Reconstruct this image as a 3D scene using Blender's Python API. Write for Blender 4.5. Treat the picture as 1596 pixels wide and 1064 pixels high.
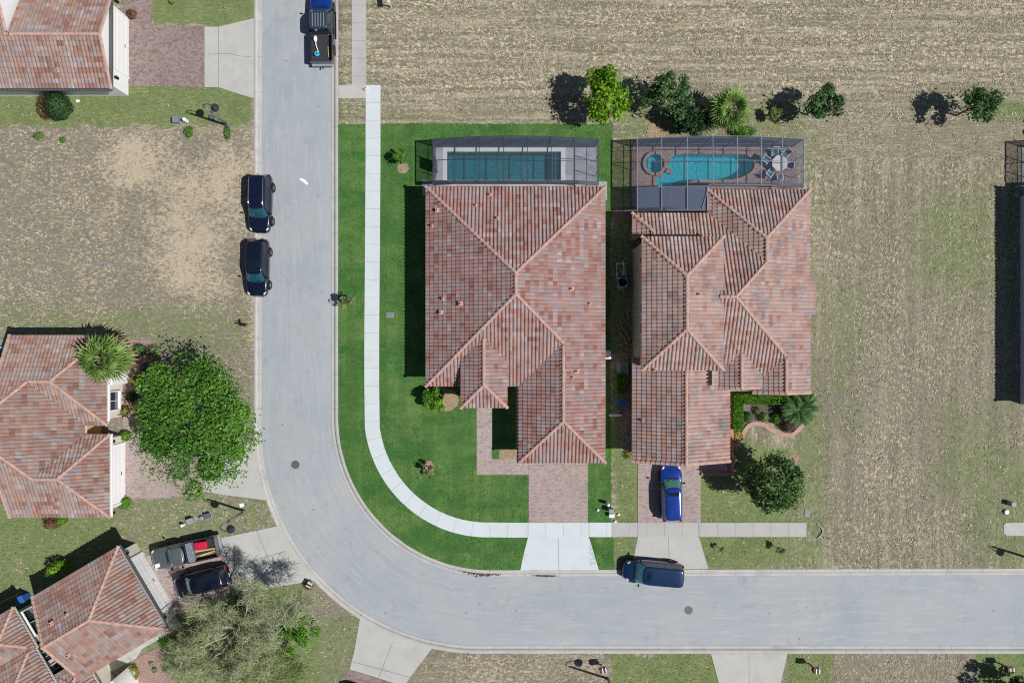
import bpy, bmesh, math, random
import numpy as np
from mathutils import Vector, Matrix
from math import radians as RAD, sin, cos, pi

for _o in list(bpy.data.objects):
    bpy.data.objects.remove(_o)

# ------------------------------------------------------------------ camera, sky, sun, exposure
H = 59.0            # flying height of the camera over the street, metres
S = 18.0            # photo pixels per metre on the ground
CX, CY = 798.0, 532.0
sc = bpy.context.scene
COL = sc.collection
cam_d = bpy.data.cameras.new('camera')
cam = bpy.data.objects.new('camera', cam_d)
COL.objects.link(cam)
cam.location = (0, 0, H)
cam.rotation_euler = (0, 0, 0)
cam_d.sensor_width = 36.0
cam_d.lens = 36.0 * H / (1596.0 / S)
cam_d.clip_start = 0.5
cam_d.clip_end = 3000
sc.camera = cam

SUN_DX, SUN_DY = -0.74, 0.235           # ground shadow of a one metre pole
sun_el = math.atan(1.0 / math.hypot(SUN_DX, SUN_DY))
az = math.atan2(-SUN_DX, -SUN_DY)        # compass bearing of the sun (from +Y, clockwise)
world = bpy.data.worlds.new("World")
sc.world = world
world.use_nodes = True
wn = world.node_tree
bg = wn.nodes['Background']
sky = wn.nodes.new('ShaderNodeTexSky')
sky.sky_type = 'NISHITA'
sky.sun_disc = False
sky.sun_elevation = sun_el
sky.sun_rotation = az
sky.air_density = 1.0
sky.dust_density = 0.6
wn.links.new(sky.outputs['Color'], bg.inputs['Color'])
bg.inputs['Strength'].default_value = 0.05
sl = bpy.data.lights.new('sun', 'SUN')
sl.energy = 5.0
sl.angle = RAD(0.5)
sl.color = (1.0, 0.965, 0.91)
so = bpy.data.objects.new('sun', sl)
COL.objects.link(so)
so.location = (30, -10, 60)
so.rotation_euler = Vector((SUN_DX, SUN_DY, -1)).to_track_quat('-Z', 'Y').to_euler()
sc.view_settings.view_transform = 'Standard'
sc.view_settings.look = 'None'
sc.view_settings.exposure = -0.06
sc.view_settings.gamma = 1.0
sc.render.engine = 'CYCLES'
sc.cycles.max_bounces = 8
sc.cycles.transparent_max_bounces = 16
sc.cycles.use_denoising = False
sc.cycles.filter_width = 1.15
sc.cycles.caustics_reflective = False
sc.cycles.caustics_refractive = False

# ------------------------------------------------------------------ helpers
def X(px, z=0.0): return (px - CX) / S * (1 - z / H)
def Y(py, z=0.0): return (CY - py) / S * (1 - z / H)
def P(px, py, z=0.0): return Vector((X(px, z), Y(py, z), z))
def P2(px, py, z=0.0): return (X(px, z), Y(py, z))
rng = random.Random(7)
nrg = np.random.default_rng(11)

def tag(o, label, cat, group=None, kind=None):
    if label: o['label'] = label
    if cat: o['category'] = cat
    if group: o['group'] = group
    if kind: o['kind'] = kind
    return o

def thing(name, label, cat, loc=(0, 0, 0), rotz=0.0, group=None):
    o = bpy.data.objects.new(name, None)
    COL.objects.link(o)
    o.empty_display_size = 0.3
    o.location = loc
    o.rotation_euler = (0, 0, rotz)
    return tag(o, label, cat, group)

class MB:
    """collects shapes and links them as one mesh object (coordinates are those of the parent's frame)"""
    def __init__(s):
        s.v, s.f, s.m = [], [], []
    def add(s, vs, fs, mi=0):
        b = len(s.v)
        s.v += [tuple(p) for p in vs]
        for f in fs:
            s.f.append(tuple(i + b for i in f)); s.m.append(mi)
    def box(s, c, d, rz=0.0, mi=0, ry=0.0, rx=0.0):
        M = Matrix.Rotation(rz, 3, 'Z') @ Matrix.Rotation(ry, 3, 'Y') @ Matrix.Rotation(rx, 3, 'X')
        vs = []
        for z in (-.5, .5):
            for x, y in ((-.5, -.5), (.5, -.5), (.5, .5), (-.5, .5)):
                vs.append(Vector(c) + M @ Vector((x * d[0], y * d[1], z * d[2])))
        s.add(vs, [(3, 2, 1, 0), (4, 5, 6, 7), (0, 1, 5, 4), (1, 2, 6, 5), (2, 3, 7, 6), (3, 0, 4, 7)], mi)
    def bar(s, a, b, w, h=None, mi=0):
        a, b = Vector(a), Vector(b); h = h or w
        d = (b - a); L = d.length
        if L < 1e-6: return
        d.normalize()
        up = Vector((0, 0, 1)) if abs(d.z) < .95 else Vector((1, 0, 0))
        sx = d.cross(up).normalized(); sz = sx.cross(d)
        vs = []
        for p in (a, b):
            for i, j in ((-1, -1), (1, -1), (1, 1), (-1, 1)):
                vs.append(p + sx * (i * w / 2) + sz * (j * h / 2))
        s.add(vs, [(0, 1, 2, 3), (7, 6, 5, 4), (4, 5, 1, 0), (5, 6, 2, 1), (6, 7, 3, 2), (7, 4, 0, 3)], mi)
    def prism(s, poly, z0, z1, mi=0, bottom=True):
        n = len(poly)
        ar = sum(poly[i][0] * poly[(i + 1) % n][1] - poly[(i + 1) % n][0] * poly[i][1] for i in range(n))
        if ar < 0: poly = list(reversed(poly))
        vs = [(p[0], p[1], z0) for p in poly] + [(p[0], p[1], z1) for p in poly]
        fs = [tuple(range(n, 2 * n))] + [(i, (i + 1) % n, n + (i + 1) % n, n + i) for i in range(n)]
        if bottom: fs.append(tuple(reversed(range(n))))
        s.add(vs, fs, mi)
    def tube(s, pts, r, n=8, mi=0, caps=True):
        pts = [Vector(p) for p in pts]
        if not hasattr(r, '__len__'): r = [r] * len(pts)
        vs, fs = [], []
        ref = None
        for i, p in enumerate(pts):
            d = (pts[min(i + 1, len(pts) - 1)] - pts[max(i - 1, 0)]).normalized()
            if ref is None:
                ref = d.cross(Vector((0, 0, 1)))
                if ref.length < .05: ref = Vector((1, 0, 0))
            ref = (ref - d * ref.dot(d)).normalized()
            bi = d.cross(ref)
            for k in range(n):
                a = 2 * pi * k / n
                vs.append(p + (ref * cos(a) + bi * sin(a)) * r[i])
        for i in range(len(pts) - 1):
            for k in range(n):
                fs.append((i * n + k, i * n + (k + 1) % n, (i + 1) * n + (k + 1) % n, (i + 1) * n + k))
        if caps:
            fs.append(tuple(reversed(range(n)))); fs.append(tuple(range((len(pts) - 1) * n, len(pts) * n)))
        s.add(vs, fs, mi)
    def lathe(s, c, prof, n=20, mi=0, caps=True):
        vs, fs = [], []
        for r, z in prof:
            for k in range(n):
                a = 2 * pi * k / n
                vs.append((c[0] + r * cos(a), c[1] + r * sin(a), c[2] + z))
        m = len(prof)
        for i in range(m - 1):
            for k in range(n):
                fs.append((i * n + k, i * n + (k + 1) % n, (i + 1) * n + (k + 1) % n, (i + 1) * n + k))
        if caps: fs.append(tuple(reversed(range(n)))); fs.append(tuple(range((m - 1) * n, m * n)))
        s.add(vs, fs, mi)
    def blob(s, c, r, n=10, m=6, mi=0, M=None):
        vs, fs = [], []
        for i in range(m + 1):
            t = pi * i / m
            for k in range(n):
                a = 2 * pi * k / n
                q = Vector((r[0] * sin(t) * cos(a), r[1] * sin(t) * sin(a), -r[2] * cos(t)))
                if M is not None: q = M @ q
                vs.append(Vector(c) + q)
        for i in range(m):
            for k in range(n):
                fs.append((i * n + k, i * n + (k + 1) % n, (i + 1) * n + (k + 1) % n, (i + 1) * n + k))
        s.add(vs, fs, mi)
    def build(s, name, mats, parent=None, smooth=False, loc=None, bevel=0.0, subsurf=0):
        me = bpy.data.meshes.new(name)
        me.from_pydata(s.v, [], s.f)
        if not isinstance(mats, (list, tuple)): mats = [mats]
        for m in mats: me.materials.append(m)
        if len(mats) > 1: me.polygons.foreach_set('material_index', s.m)
        if smooth: me.polygons.foreach_set('use_smooth', [True] * len(me.polygons))
        me.update()
        o = bpy.data.objects.new(name, me)
        COL.objects.link(o)
        if parent is not None: o.parent = parent
        if loc is not None: o.location = loc
        if bevel:
            b = o.modifiers.new('bevel', 'BEVEL'); b.width = bevel; b.segments = 2; b.limit_method = 'ANGLE'
        if subsurf:
            b = o.modifiers.new('sub', 'SUBSURF'); b.levels = subsurf; b.render_levels = subsurf
        return o

def np_mesh(name, verts, faces, mat, parent=None, attrs=None, smooth=False, uv=None):
    """verts (n,3), faces (m,4) numpy; attrs: {name: (domain, array)}"""
    me = bpy.data.meshes.new(name)
    verts = np.asarray(verts, np.float32); faces = np.asarray(faces, np.int32)
    k = faces.shape[1]
    me.vertices.add(len(verts)); me.vertices.foreach_set('co', verts.ravel())
    me.loops.add(faces.size); me.loops.foreach_set('vertex_index', faces.ravel())
    me.polygons.add(len(faces))
    me.polygons.foreach_set('loop_start', np.arange(0, faces.size, k, dtype=np.int32))
    me.polygons.foreach_set('loop_total', np.full(len(faces), k, np.int32))
    me.polygons.foreach_set('use_smooth', np.full(len(faces), bool(smooth)))
    me.update(calc_edges=True)
    for an, (dom, arr) in (attrs or {}).items():
        a = me.attributes.new(an, 'FLOAT', dom); a.data.foreach_set('value', np.asarray(arr, np.float32))
    if uv is not None:
        l = me.uv_layers.new(name='UVMap'); l.data.foreach_set('uv', np.asarray(uv, np.float32).ravel())
    me.materials.append(mat)
    o = bpy.data.objects.new(name, me)
    COL.objects.link(o)
    if parent is not None: o.parent = parent
    return o

def in_poly(x, y, poly):
    """vectorised point in polygon (numpy arrays)"""
    r = np.zeros(np.shape(x), bool); n = len(poly)
    for i in range(n):
        x0, y0 = poly[i]; x1, y1 = poly[(i + 1) % n]
        c = ((y0 > y) != (y1 > y))
        with np.errstate(divide='ignore', invalid='ignore'):
            xx = (x1 - x0) * (y - y0) / (y1 - y0 + 1e-12) + x0
        r ^= c & (x < xx)
    return r

# value noise in numpy, for land cover and scatter
_perm = np.random.default_rng(3).random((256, 256))
def vnoise(x, y, s):
    x = np.asarray(x) * s + 1000; y = np.asarray(y) * s + 1000
    xi = np.floor(x).astype(int); yi = np.floor(y).astype(int)
    fx = x - xi; fy = y - yi; fx = fx * fx * (3 - 2 * fx); fy = fy * fy * (3 - 2 * fy)
    g = lambda a, b: _perm[a % 256, b % 256]
    return (g(xi, yi) * (1 - fx) + g(xi + 1, yi) * fx) * (1 - fy) + (g(xi, yi + 1) * (1 - fx) + g(xi + 1, yi + 1) * fx) * fy
def fnoise(x, y, s): return (vnoise(x, y, s) * .5 + vnoise(x, y, s * 2.1) * .28 + vnoise(x, y, s * 4.3) * .14 + vnoise(x, y, s * 9) * .08)

# ------------------------------------------------------------------ materials
class NT:
    def __init__(s, name):
        s.m = bpy.data.materials.new(name); s.m.use_nodes = True
        s.t = s.m.node_tree; s.t.nodes.clear()
        s.out = s.t.nodes.new('ShaderNodeOutputMaterial')
    def n(s, ty, ins=None, **props):
        nd = s.t.nodes.new('ShaderNode' + ty)
        for k, v in props.items(): setattr(nd, k, v)
        for k, v in (ins or {}).items():
            if isinstance(v, bpy.types.NodeSocket): s.t.links.new(v, nd.inputs[k])
            else: nd.inputs[k].default_value = v
        return nd
    def pos(s): return s.n('NewGeometry').outputs['Position']
    def uv(s): return s.n('UVMap').outputs['UV']
    def attr(s, name): return s.n('Attribute', attribute_name=name).outputs['Fac']
    def noise(s, vec, scale, detail=4.0, rough=.55, dist=0.0):
        return s.n('TexNoise', {'Vector': vec, 'Scale': scale, 'Detail': detail, 'Roughness': rough, 'Distortion': dist}).outputs['Fac']
    def map(s, vec, scale=(1, 1, 1), loc=(0, 0, 0), rot=(0, 0, 0)):
        return s.n('Mapping', {'Vector': vec, 'Scale': scale, 'Location': loc, 'Rotation': rot}).outputs['Vector']
    def ramp(s, fac, stops, interp='LINEAR'):
        r = s.n('ValToRGB', {'Fac': fac}); cr = r.color_ramp; cr.interpolation = interp
        while len(cr.elements) < len(stops): cr.elements.new(.5)
        for e, (p, c) in zip(cr.elements, stops):
            e.position = p; e.color = (c, c, c, 1) if not hasattr(c, '__len__') else (*c[:3], 1)
        return r.outputs['Color']
    def mix(s, fac, a, b, blend='MIX'):
        nd = s.t.nodes.new('ShaderNodeMix'); nd.data_type = 'RGBA'; nd.blend_type = blend
        for i, v in ((0, fac), (6, a), (7, b)):
            if isinstance(v, bpy.types.NodeSocket): s.t.links.new(v, nd.inputs[i])
            elif i == 0: nd.inputs[0].default_value = v
            else: nd.inputs[i].default_value = (*v[:3], 1)
        return nd.outputs[2]
    def math(s, op, a, b=0.0, c=None):
        ins = {0: a, 1: b}
        if c is not None: ins[2] = c
        return s.n('Math', ins, operation=op).outputs[0]
    def bump(s, h, strength=.4, dist=.02):
        return s.n('Bump', {'Height': h, 'Strength': strength, 'Distance': dist}).outputs['Normal']
    def bsdf(s, color, rough=.8, normal=None, metal=0.0, spec=.3, coat=0.0, alpha=None, **kw):
        ins = {'Roughness': rough, 'Metallic': metal, 'Specular IOR Level': spec, 'Coat Weight': coat}
        ins['Base Color'] = color if isinstance(color, bpy.types.NodeSocket) else (*color[:3], 1)
        if normal is not None: ins['Normal'] = normal
        ins.update(kw)
        return s.n('BsdfPrincipled', ins).outputs[0]
    def done(s, sh):
        s.t.links.new(sh, s.out.inputs['Surface']); return s.m

def plain(name, col, rough=.6, metal=0.0, spec=.4, var=.12, scale=6.0, coat=0.0, bump=0.0):
    t = NT(name)
    f = t.noise(t.pos(), scale, 5)
    c2 = tuple(min(1, c * (1 + var)) for c in col); c1 = tuple(c * (1 - var) for c in col)
    c = t.ramp(f, [(.3, c1), (.7, c2)])
    nm = t.bump(t.noise(t.pos(), scale * 12, 3), bump, .01) if bump else None
    return t.done(t.bsdf(c, rough, nm, metal, spec, coat))

def m_concrete(name, col, var=.08, stain=.35, joints=None, gutter=False):
    """joints: (axis, spacing) grooves along the strip's own UV"""
    t = NT(name); p = t.pos()
    c = t.ramp(t.noise(p, .9, 6, .6), [(.3, tuple(x * (1 - var) for x in col)), (.7, tuple(x * (1 + var) for x in col))])
    c = t.mix(t.ramp(t.noise(p, 22, 4, .7), [(.35, .18), (.65, 0.0)]), c, tuple(x * .7 for x in col))
    st = t.ramp(t.noise(p, .35, 7, .68, .6), [(.52, 0.0), (.72, stain)])
    c = t.mix(st, c, tuple(x * .62 for x in col))
    if gutter:          # dirt that gathers where the pan meets the kerb face and the road
        a = t.math('ABSOLUTE', t.n('SeparateXYZ', {0: t.uv()}).outputs[0])
        ln = t.ramp(a, [(.25, 0.0), (.31, .55), (.40, .15), (.47, 0.0), (.585, 0.0), (.60, .7), (.64, .7)])
        c = t.mix(t.math('MULTIPLY', ln, t.ramp(t.noise(p, .8, 6, .7), [(.3, .25), (.6, 1.0)])), c, (.15, .145, .14))
    if joints:
        u = t.n('SeparateXYZ', {0: t.uv()}).outputs[joints[0]]
        d = t.math('PINGPONG', u, joints[1] / 2)
        c = t.mix(t.math('LESS_THAN', d, .016), c, tuple(x * .55 for x in col))
        # slabs were poured apart and differ a little
        sl_ = t.n('TexWhiteNoise', {'W': t.math('FLOOR', t.math('DIVIDE', u, joints[1]))}, noise_dimensions='1D').outputs['Value']
        c = t.mix(t.math('MULTIPLY', sl_, .10), c, tuple(x * .72 for x in col))
    return t.done(t.bsdf(c, .85, t.bump(t.noise(p, 60, 3), .25, .006)))

def m_road():
    t = NT('road_concrete'); p = t.pos()
    a = t.noise(p, .16, 5, .6, .8)
    c = t.ramp(a, [(.30, (.295, .33, .365)), (.5, (.345, .372, .40)), (.7, (.385, .392, .40))])
    c = t.mix(t.ramp(t.noise(p, 1.6, 6, .7), [(.3, .28), (.6, 0.0)]), c, (.29, .325, .36))
    # paler scoured patches and darker tyre and oil marks
    c = t.mix(t.ramp(t.noise(t.map(p, (.5, 1.4, 1)), .5, 6, .72, 1.2), [(.60, 0.0), (.72, .35)]), c, (.52, .545, .57))
    c = t.mix(t.ramp(t.noise(t.map(p, (1, 1, 1), (7, 3, 0)), .42, 8, .75, .4), [(.55, 0.0), (.74, .7)]), c, (.215, .235, .255))
    c = t.mix(t.ramp(t.noise(t.map(p, (1, 1, 1), (3, 9, 0)), 1.1, 8, .75, .4), [(.58, 0.0), (.70, .5)]), c, (.255, .278, .30))
    # wheel tracks and streaks that follow the lane
    uv = t.uv(); us = t.n('SeparateXYZ', {0: uv}).outputs[0]
    tr = t.ramp(us, [(.12, 0.0), (.24, .5), (.34, .1), (.44, .42), (.52, 0.05), (.60, .42), (.70, .1), (.80, .5), (.9, 0.0)])
    st = t.ramp(t.noise(t.map(uv, (9, .12, 1)), 1.0, 6, .7), [(.42, 0.0), (.62, 1.0)])
    c = t.mix(t.math('MULTIPLY', tr, st), c, (.29, .32, .35))
    st2 = t.ramp(t.noise(t.map(uv, (26, .25, 1), (5, 0, 0)), 1.0, 5, .7), [(.52, 0.0), (.70, .38)])
    c = t.mix(st2, c, (.50, .52, .53))
    cr = t.n('TexVoronoi', {'Vector': t.n('VectorMath', {0: p, 1: t.n('TexNoise', {'Vector': p, 'Scale': .8, 'Detail': 5.0}).outputs['Color']}, operation='ADD').outputs[0], 'Scale': .16}, feature='DISTANCE_TO_EDGE').outputs['Distance']
    c = t.mix(t.math('MULTIPLY', t.ramp(cr, [(.0015, .45), (.004, 0.0)]), t.ramp(t.noise(p, .09, 3), [(.5, 0.0), (.6, 1.0)])), c, (.17, .18, .19))
    sp = t.n('TexVoronoi', {'Vector': p, 'Scale': .55}).outputs['Distance']
    c = t.mix(t.ramp(sp, [(.025, .75), (.06, 0.0)]), c, (.12, .13, .15))
    c = t.mix(t.ramp(t.noise(p, 38, 3, .8), [(.35, .22), (.6, 0.0)]), c, (.25, .28, .31))
    return t.done(t.bsdf(c, .82, t.bump(t.noise(p, 50, 4), .3, .008)))

def m_pavers(name, cols, sx=.23, sy=.115, mortar=(.2, .17, .16), rot=0.0):
    t = NT(name); p = t.map(t.pos(), (1, 1, 1), (0, 0, 0), (0, 0, rot))
    br = t.n('TexBrick', {'Vector': p, 'Color1': (0, 0, 0, 1), 'Color2': (1, 1, 1, 1), 'Mortar': (.5, .5, .5, 1), 'Scale': 1.0, 'Mortar Size': .008,
                          'Brick Width': sx, 'Row Height': sy, 'Bias': 0.0})
    v = t.math('MULTIPLY_ADD', t.noise(p, 1.3, 5, .7), .55, t.math('MULTIPLY', br.outputs['Color'], .45))
    n = len(cols)
    c = t.ramp(v, [(.25 + .5 * i / (n - 1), k) for i, k in enumerate(cols)])
    c = t.mix(br.outputs['Fac'], c, mortar)
    c = t.mix(t.ramp(t.noise(p, .5, 6, .7), [(.5, 0.0), (.75, .4)]), c, tuple(x * .6 for x in cols[0]))
    return t.done(t.bsdf(c, .85, t.bump(br.outputs['Fac'], .4, -.01)))

def m_roof(name, cols, weather=.25, stain=(.12, .10, .10)):
    t = NT(name); uv = t.uv()
    sep = t.n('SeparateXYZ', {0: uv})
    cu = t.math('FLOOR', sep.outputs[0]); cv = t.math('FLOOR', sep.outputs[1])
    cell = t.n('CombineXYZ', {0: cu, 1: cv, 2: 0.0}).outputs[0]
    # neighbouring tiles come off the same pallet: short runs share a shade
    run = t.n('CombineXYZ', {0: t.math('FLOOR', t.math('DIVIDE', t.math('ADD', cu, t.math('MULTIPLY', cv, 1.7)), 2.6)), 1: cv, 2: 3.0}).outputs[0]
    w1 = t.n('TexWhiteNoise', {'Vector': cell}, noise_dimensions='3D').outputs['Value']
    w2 = t.n('TexWhiteNoise', {'Vector': run}, noise_dimensions='3D').outputs['Value']
    v = t.math('MULTIPLY_ADD', w1, .42, t.math('MULTIPLY', w2, .58))
    n = len(cols)
    c = t.ramp(v, [(.08 + .84 * i / (n - 1), k) for i, k in enumerate(cols)])
    p = t.pos()
    c = t.mix(t.ramp(t.noise(p, 16, 5, .7), [(.35, .35), (.65, 0.0)]), c, tuple(x * .72 for x in cols[0]))
    # streaks washed down the slope
    c = t.mix(t.ramp(t.noise(t.map(uv, (1.3, .07, 1)), 1.0, 5, .7), [(.46, 0.0), (.66, .38)]), c, tuple(x * .62 for x in cols[0]))
    c = t.mix(t.ramp(t.noise(p, .55, 6, .7), [(.50, 0.0), (.68, weather)]), c, stain)
    return t.done(t.bsdf(c, .8, t.bump(t.noise(p, 40, 3), .25, .01)))

def m_foliage(name, dark, mid, light, trans=.3, rough=.55):
    t = NT(name)
    c = t.ramp(t.attr('tint'), [(0.0, dark), (.5, mid), (1.0, light)])
    a = t.bsdf(c, rough, spec=.25)
    b = t.n('BsdfTranslucent', {'Color': t.mix(.5, c, light)}).outputs[0]
    return t.done(t.n('MixShader', {0: trans, 1: a, 2: b}).outputs[0])

def m_grass(name, a, b, c3, scale=1.0):
    t = NT(name); p = t.pos()
    c = t.ramp(t.noise(p, .55 * scale, 6, .65, .3), [(.3, a), (.52, b), (.72, c3)])
    c = t.mix(t.ramp(t.noise(p, 5.5, 5, .75), [(.34, .65), (.62, 0.0)]), c, tuple(x * .55 for x in a))
    c = t.mix(t.ramp(t.noise(t.map(p, (.5, 1.6, 1)), .28, 5, .7, .4), [(.44, 0.0), (.64, .8)]), c, (.135, .215, .06))
    c = t.mix(t.ramp(t.noise(p, .42, 6, .7, .5), [(.36, .6), (.5, 0.0)]), c, (.026, .088, .022))
    c = t.mix(t.ramp(t.noise(t.map(p, (1.8, .05, 1)), .62, 3, .5), [(.44, .42), (.54, 0.0)]), c, tuple(x * .62 for x in b))
    c = t.mix(t.ramp(t.noise(p, 2.1, 4, .8), [(.60, 0.0), (.72, .6)]), c, (.24, .28, .12))
    c = t.mix(t.ramp(t.noise(p, 17, 4, .7), [(.52, 0.0), (.72, .55)]), c, tuple(min(1, x * 1.5) for x in c3))
    return t.done(t.bsdf(c, .9, t.bump(t.noise(p, 14, 5, .8), .9, .05), spec=.12))

def m_ground():
    t = NT('ground_cover'); p = t.pos()
    g = t.attr('green'); s = t.attr('sand'); r = t.attr('rough')
    pv = t.mix(r, t.map(p, (.55, 1.9, 1)), t.map(p, (1.7, .6, 1)))
    n1 = t.noise(p, 1.5, 7, .72, .6); n2 = t.noise(pv, 3.4, 6, .75); n3 = t.noise(p, 9, 4, .75); n4 = t.noise(t.mix(.45, p, pv), 3.6, 3, .62, .6)
    big = t.noise(pv, .22, 5, .62)
    dry = t.ramp(n2, [(.30, (.085, .080, .055)), (.44, (.178, .165, .115)), (.56, (.262, .243, .165)), (.68, (.49, .44, .30))])
    dry = t.mix(t.ramp(t.noise(p, .45, 5, .65), [(.35, .55), (.65, 0.0)]), dry, (.23, .215, .17))
    dry = t.mix(t.ramp(n3, [(.55, 0.0), (.66, .5)]), dry, (.60, .53, .36))
    dry = t.mix(t.ramp(n3, [(.34, .6), (.44, 0.0)]), dry, (.10, .092, .06))
    pal = t.attr('pale'); soil = t.attr('soil')
    dry = t.mix(soil, dry, t.ramp(n2, [(.30, (.15, .136, .110)), (.5, (.215, .197, .158)), (.68, (.30, .272, .215))]))
    pale = t.math('MULTIPLY', t.ramp(t.math('MULTIPLY_ADD', pal, .07, n4), [(.59, 0.0), (.66, 1.0)]), t.math('MULTIPLY', pal, t.ramp(big, [(.36, .3), (.58, 1.0)])))
    dry = t.mix(pale, dry, (.70, .615, .44))
    dkm = t.math('MULTIPLY', t.ramp(n4, [(.34, .8), (.43, 0.0)]), t.ramp(big, [(.34, .35), (.6, 1.0)]))
    dry = t.mix(t.math('MULTIPLY', dkm, t.math('MULTIPLY_ADD', soil, -.65, 1.0)), dry, (.095, .087, .06))
    row = t.noise(t.mix(r, t.map(p, (.10, 2.2, 1)), t.map(p, (1.5, .08, 1))), .9, 4, .62)
    rw = t.math('MULTIPLY_ADD', soil, -1.0, 1.0)
    dry = t.mix(t.math('MULTIPLY', rw, t.ramp(row, [(.50, 0.0), (.60, .48)])), dry, (.50, .445, .335))
    dry = t.mix(t.math('MULTIPLY', rw, t.ramp(row, [(.38, .50), (.49, 0.0)])), dry, (.125, .113, .088))
    dry = t.mix(t.ramp(t.noise(p, 1.15, 6, .75, .8), [(.36, .5), (.5, 0.0)]), dry, (.16, .146, .114))
    dry = t.mix(t.ramp(n1, [(.5, 0.0), (.7, .6)]), dry, (.215, .205, .115))
    grn = t.ramp(n2, [(.30, (.09, .122, .045)), (.5, (.175, .215, .09)), (.70, (.33, .335, .165))])
    grn = t.mix(t.ramp(t.noise(p, .6, 5, .7), [(.42, .55), (.62, 0.0)]), grn, (.105, .165, .06))
    grn = t.mix(t.ramp(n3, [(.54, 0.0), (.70, .55)]), grn, (.38, .37, .20))
    snd = t.ramp(t.noise(p, 3.2, 6, .7), [(.3, (.40, .335, .245)), (.7, (.54, .455, .335))])
    # the cover breaks up at its edges instead of fading
    gm = t.math('MULTIPLY_ADD', t.math('SUBTRACT', n1, .5), .9, g)
    gm = t.ramp(gm, [(.34, 0.0), (.62, 1.0)])
    sm = t.math('ADD', t.math('MULTIPLY_ADD', t.math('SUBTRACT', n1, .5), 1.3, s), t.math('ADD', t.math('MULTIPLY', t.math('SUBTRACT', n3, .5), 1.3), t.math('MULTIPLY', t.math('SUBTRACT', n4, .5), 1.5)))
    sm = t.ramp(sm, [(.34, 0.0), (.68, .9)])
    c = t.mix(gm, dry, grn)
    c = t.mix(sm, c, snd)
    h = t.math('ADD', t.math('MULTIPLY', n2, .6), t.math('MULTIPLY', n3, .5))
    return t.done(t.bsdf(c, .95, t.bump(h, .9, .07), spec=.1))

def m_paint(name, col, flake=.0, rough=.22):
    t = NT(name); p = t.pos()
    c = t.ramp(t.noise(p, 1.2, 3), [(.3, tuple(x * .9 for x in col)), (.7, tuple(x * 1.08 for x in col))])
    dust = t.ramp(t.noise(p, 3, 6, .7), [(.45, 0.0), (.8, .035)])
    c = t.mix(dust, c, (.3, .28, .26))
    return t.done(t.bsdf(c, rough, None, .35, .5, 1.0, **{'Coat Roughness': .04}))

def m_glass(name, col, rough=.05):
    t = NT(name)
    return t.done(t.bsdf(t.ramp(t.noise(t.pos(), 2.0, 2), [(.3, tuple(x * .8 for x in col)), (.7, tuple(x * 1.2 for x in col))]), rough, None, 0.0, .8, .6))

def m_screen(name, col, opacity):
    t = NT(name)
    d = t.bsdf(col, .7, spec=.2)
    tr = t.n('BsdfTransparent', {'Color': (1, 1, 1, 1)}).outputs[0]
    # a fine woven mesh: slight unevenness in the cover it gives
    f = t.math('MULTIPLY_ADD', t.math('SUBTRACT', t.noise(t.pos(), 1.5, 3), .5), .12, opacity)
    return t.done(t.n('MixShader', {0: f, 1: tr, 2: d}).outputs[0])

def m_water(name, tint, body, rough=.03):
    t = NT(name); p = t.pos()
    nrm = t.bump(t.noise(p, 3.5, 4, .6, .6), .35, .05)
    tr = t.n('BsdfTransparent', {'Color': (*tint, 1)}).outputs[0]
    gl = t.n('BsdfGlossy', {'Color': (.9, .95, 1, 1), 'Roughness': rough, 'Normal': nrm}).outputs[0]
    fr = t.n('Fresnel', {'IOR': 1.33, 'Normal': nrm}).outputs[0]
    df = t.n('BsdfDiffuse', {'Color': (*body, 1)}).outputs[0]; tr = t.n('MixShader', {0: .22, 1: tr, 2: df}).outputs[0]     # light scattered back by the water itself
    return t.done(t.n('MixShader', {0: fr, 1: tr, 2: gl}).outputs[0])

def m_plaster_caustic(name, a, b, c3):
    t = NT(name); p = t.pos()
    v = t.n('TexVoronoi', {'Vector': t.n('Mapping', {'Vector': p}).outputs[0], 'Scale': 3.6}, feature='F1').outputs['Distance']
    c = t.ramp(t.noise(p, 4.2, 6, .82, 2.2), [(.36, a), (.50, b), (.62, c3)])  # pale and dark ripples imitate water caustics, painted into the plaster colour
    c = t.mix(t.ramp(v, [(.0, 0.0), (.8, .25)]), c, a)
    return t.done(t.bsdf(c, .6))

M = {}
M['road'] = m_road()
M['curb'] = m_concrete('curb_concrete', (.45, .45, .44), .10, .55, (1, 3.05), gutter=True)
M['walk_new'] = m_concrete('new_concrete', (.56, .615, .645), .04, .18, (1, 1.53))
M['walk_old'] = m_concrete('old_concrete', (.42, .42, .415), .07, .25, (1, 1.53))
M['drive_new'] = m_concrete('new_drive_concrete', (.55, .60, .63), .04, .22)
M['drive_old'] = m_concrete('old_drive_concrete', (.44, .44, .425), .07, .35)
M['joint'] = plain('joint_groove', (.16, .16, .15), .9)
M['paver_new'] = m_pavers('pavers_pink_grey', [(.27, .21, .20), (.37, .27, .25), (.36, .33, .32), (.42, .30, .27)], .24, .12, (.24, .2, .19))
M['paver_old'] = m_pavers('pavers_brown', [(.16, .12, .12), (.25, .165, .15), (.27, .235, .23), (.33, .22, .19)], .23, .115)
M['paver_walk'] = m_pavers('pavers_walk', [(.30, .24, .235), (.37, .29, .27), (.38, .345, .34), (.42, .32, .29)], .22, .22)
M['deck_grey'] = m_pavers('deck_pavers_grey', [(.26, .28, .32), (.33, .35, .39), (.40, .42, .46)], .6, .4, (.28, .3, .33))
M['deck_brown'] = m_pavers('deck_pavers_brown', [(.18, .135, .135), (.25, .18, .175), (.29, .225, .21)], .23, .115, (.13, .1, .1))
M['coping'] = plain('pool_coping', (.53, .56, .59), .7, var=.05)
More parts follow.
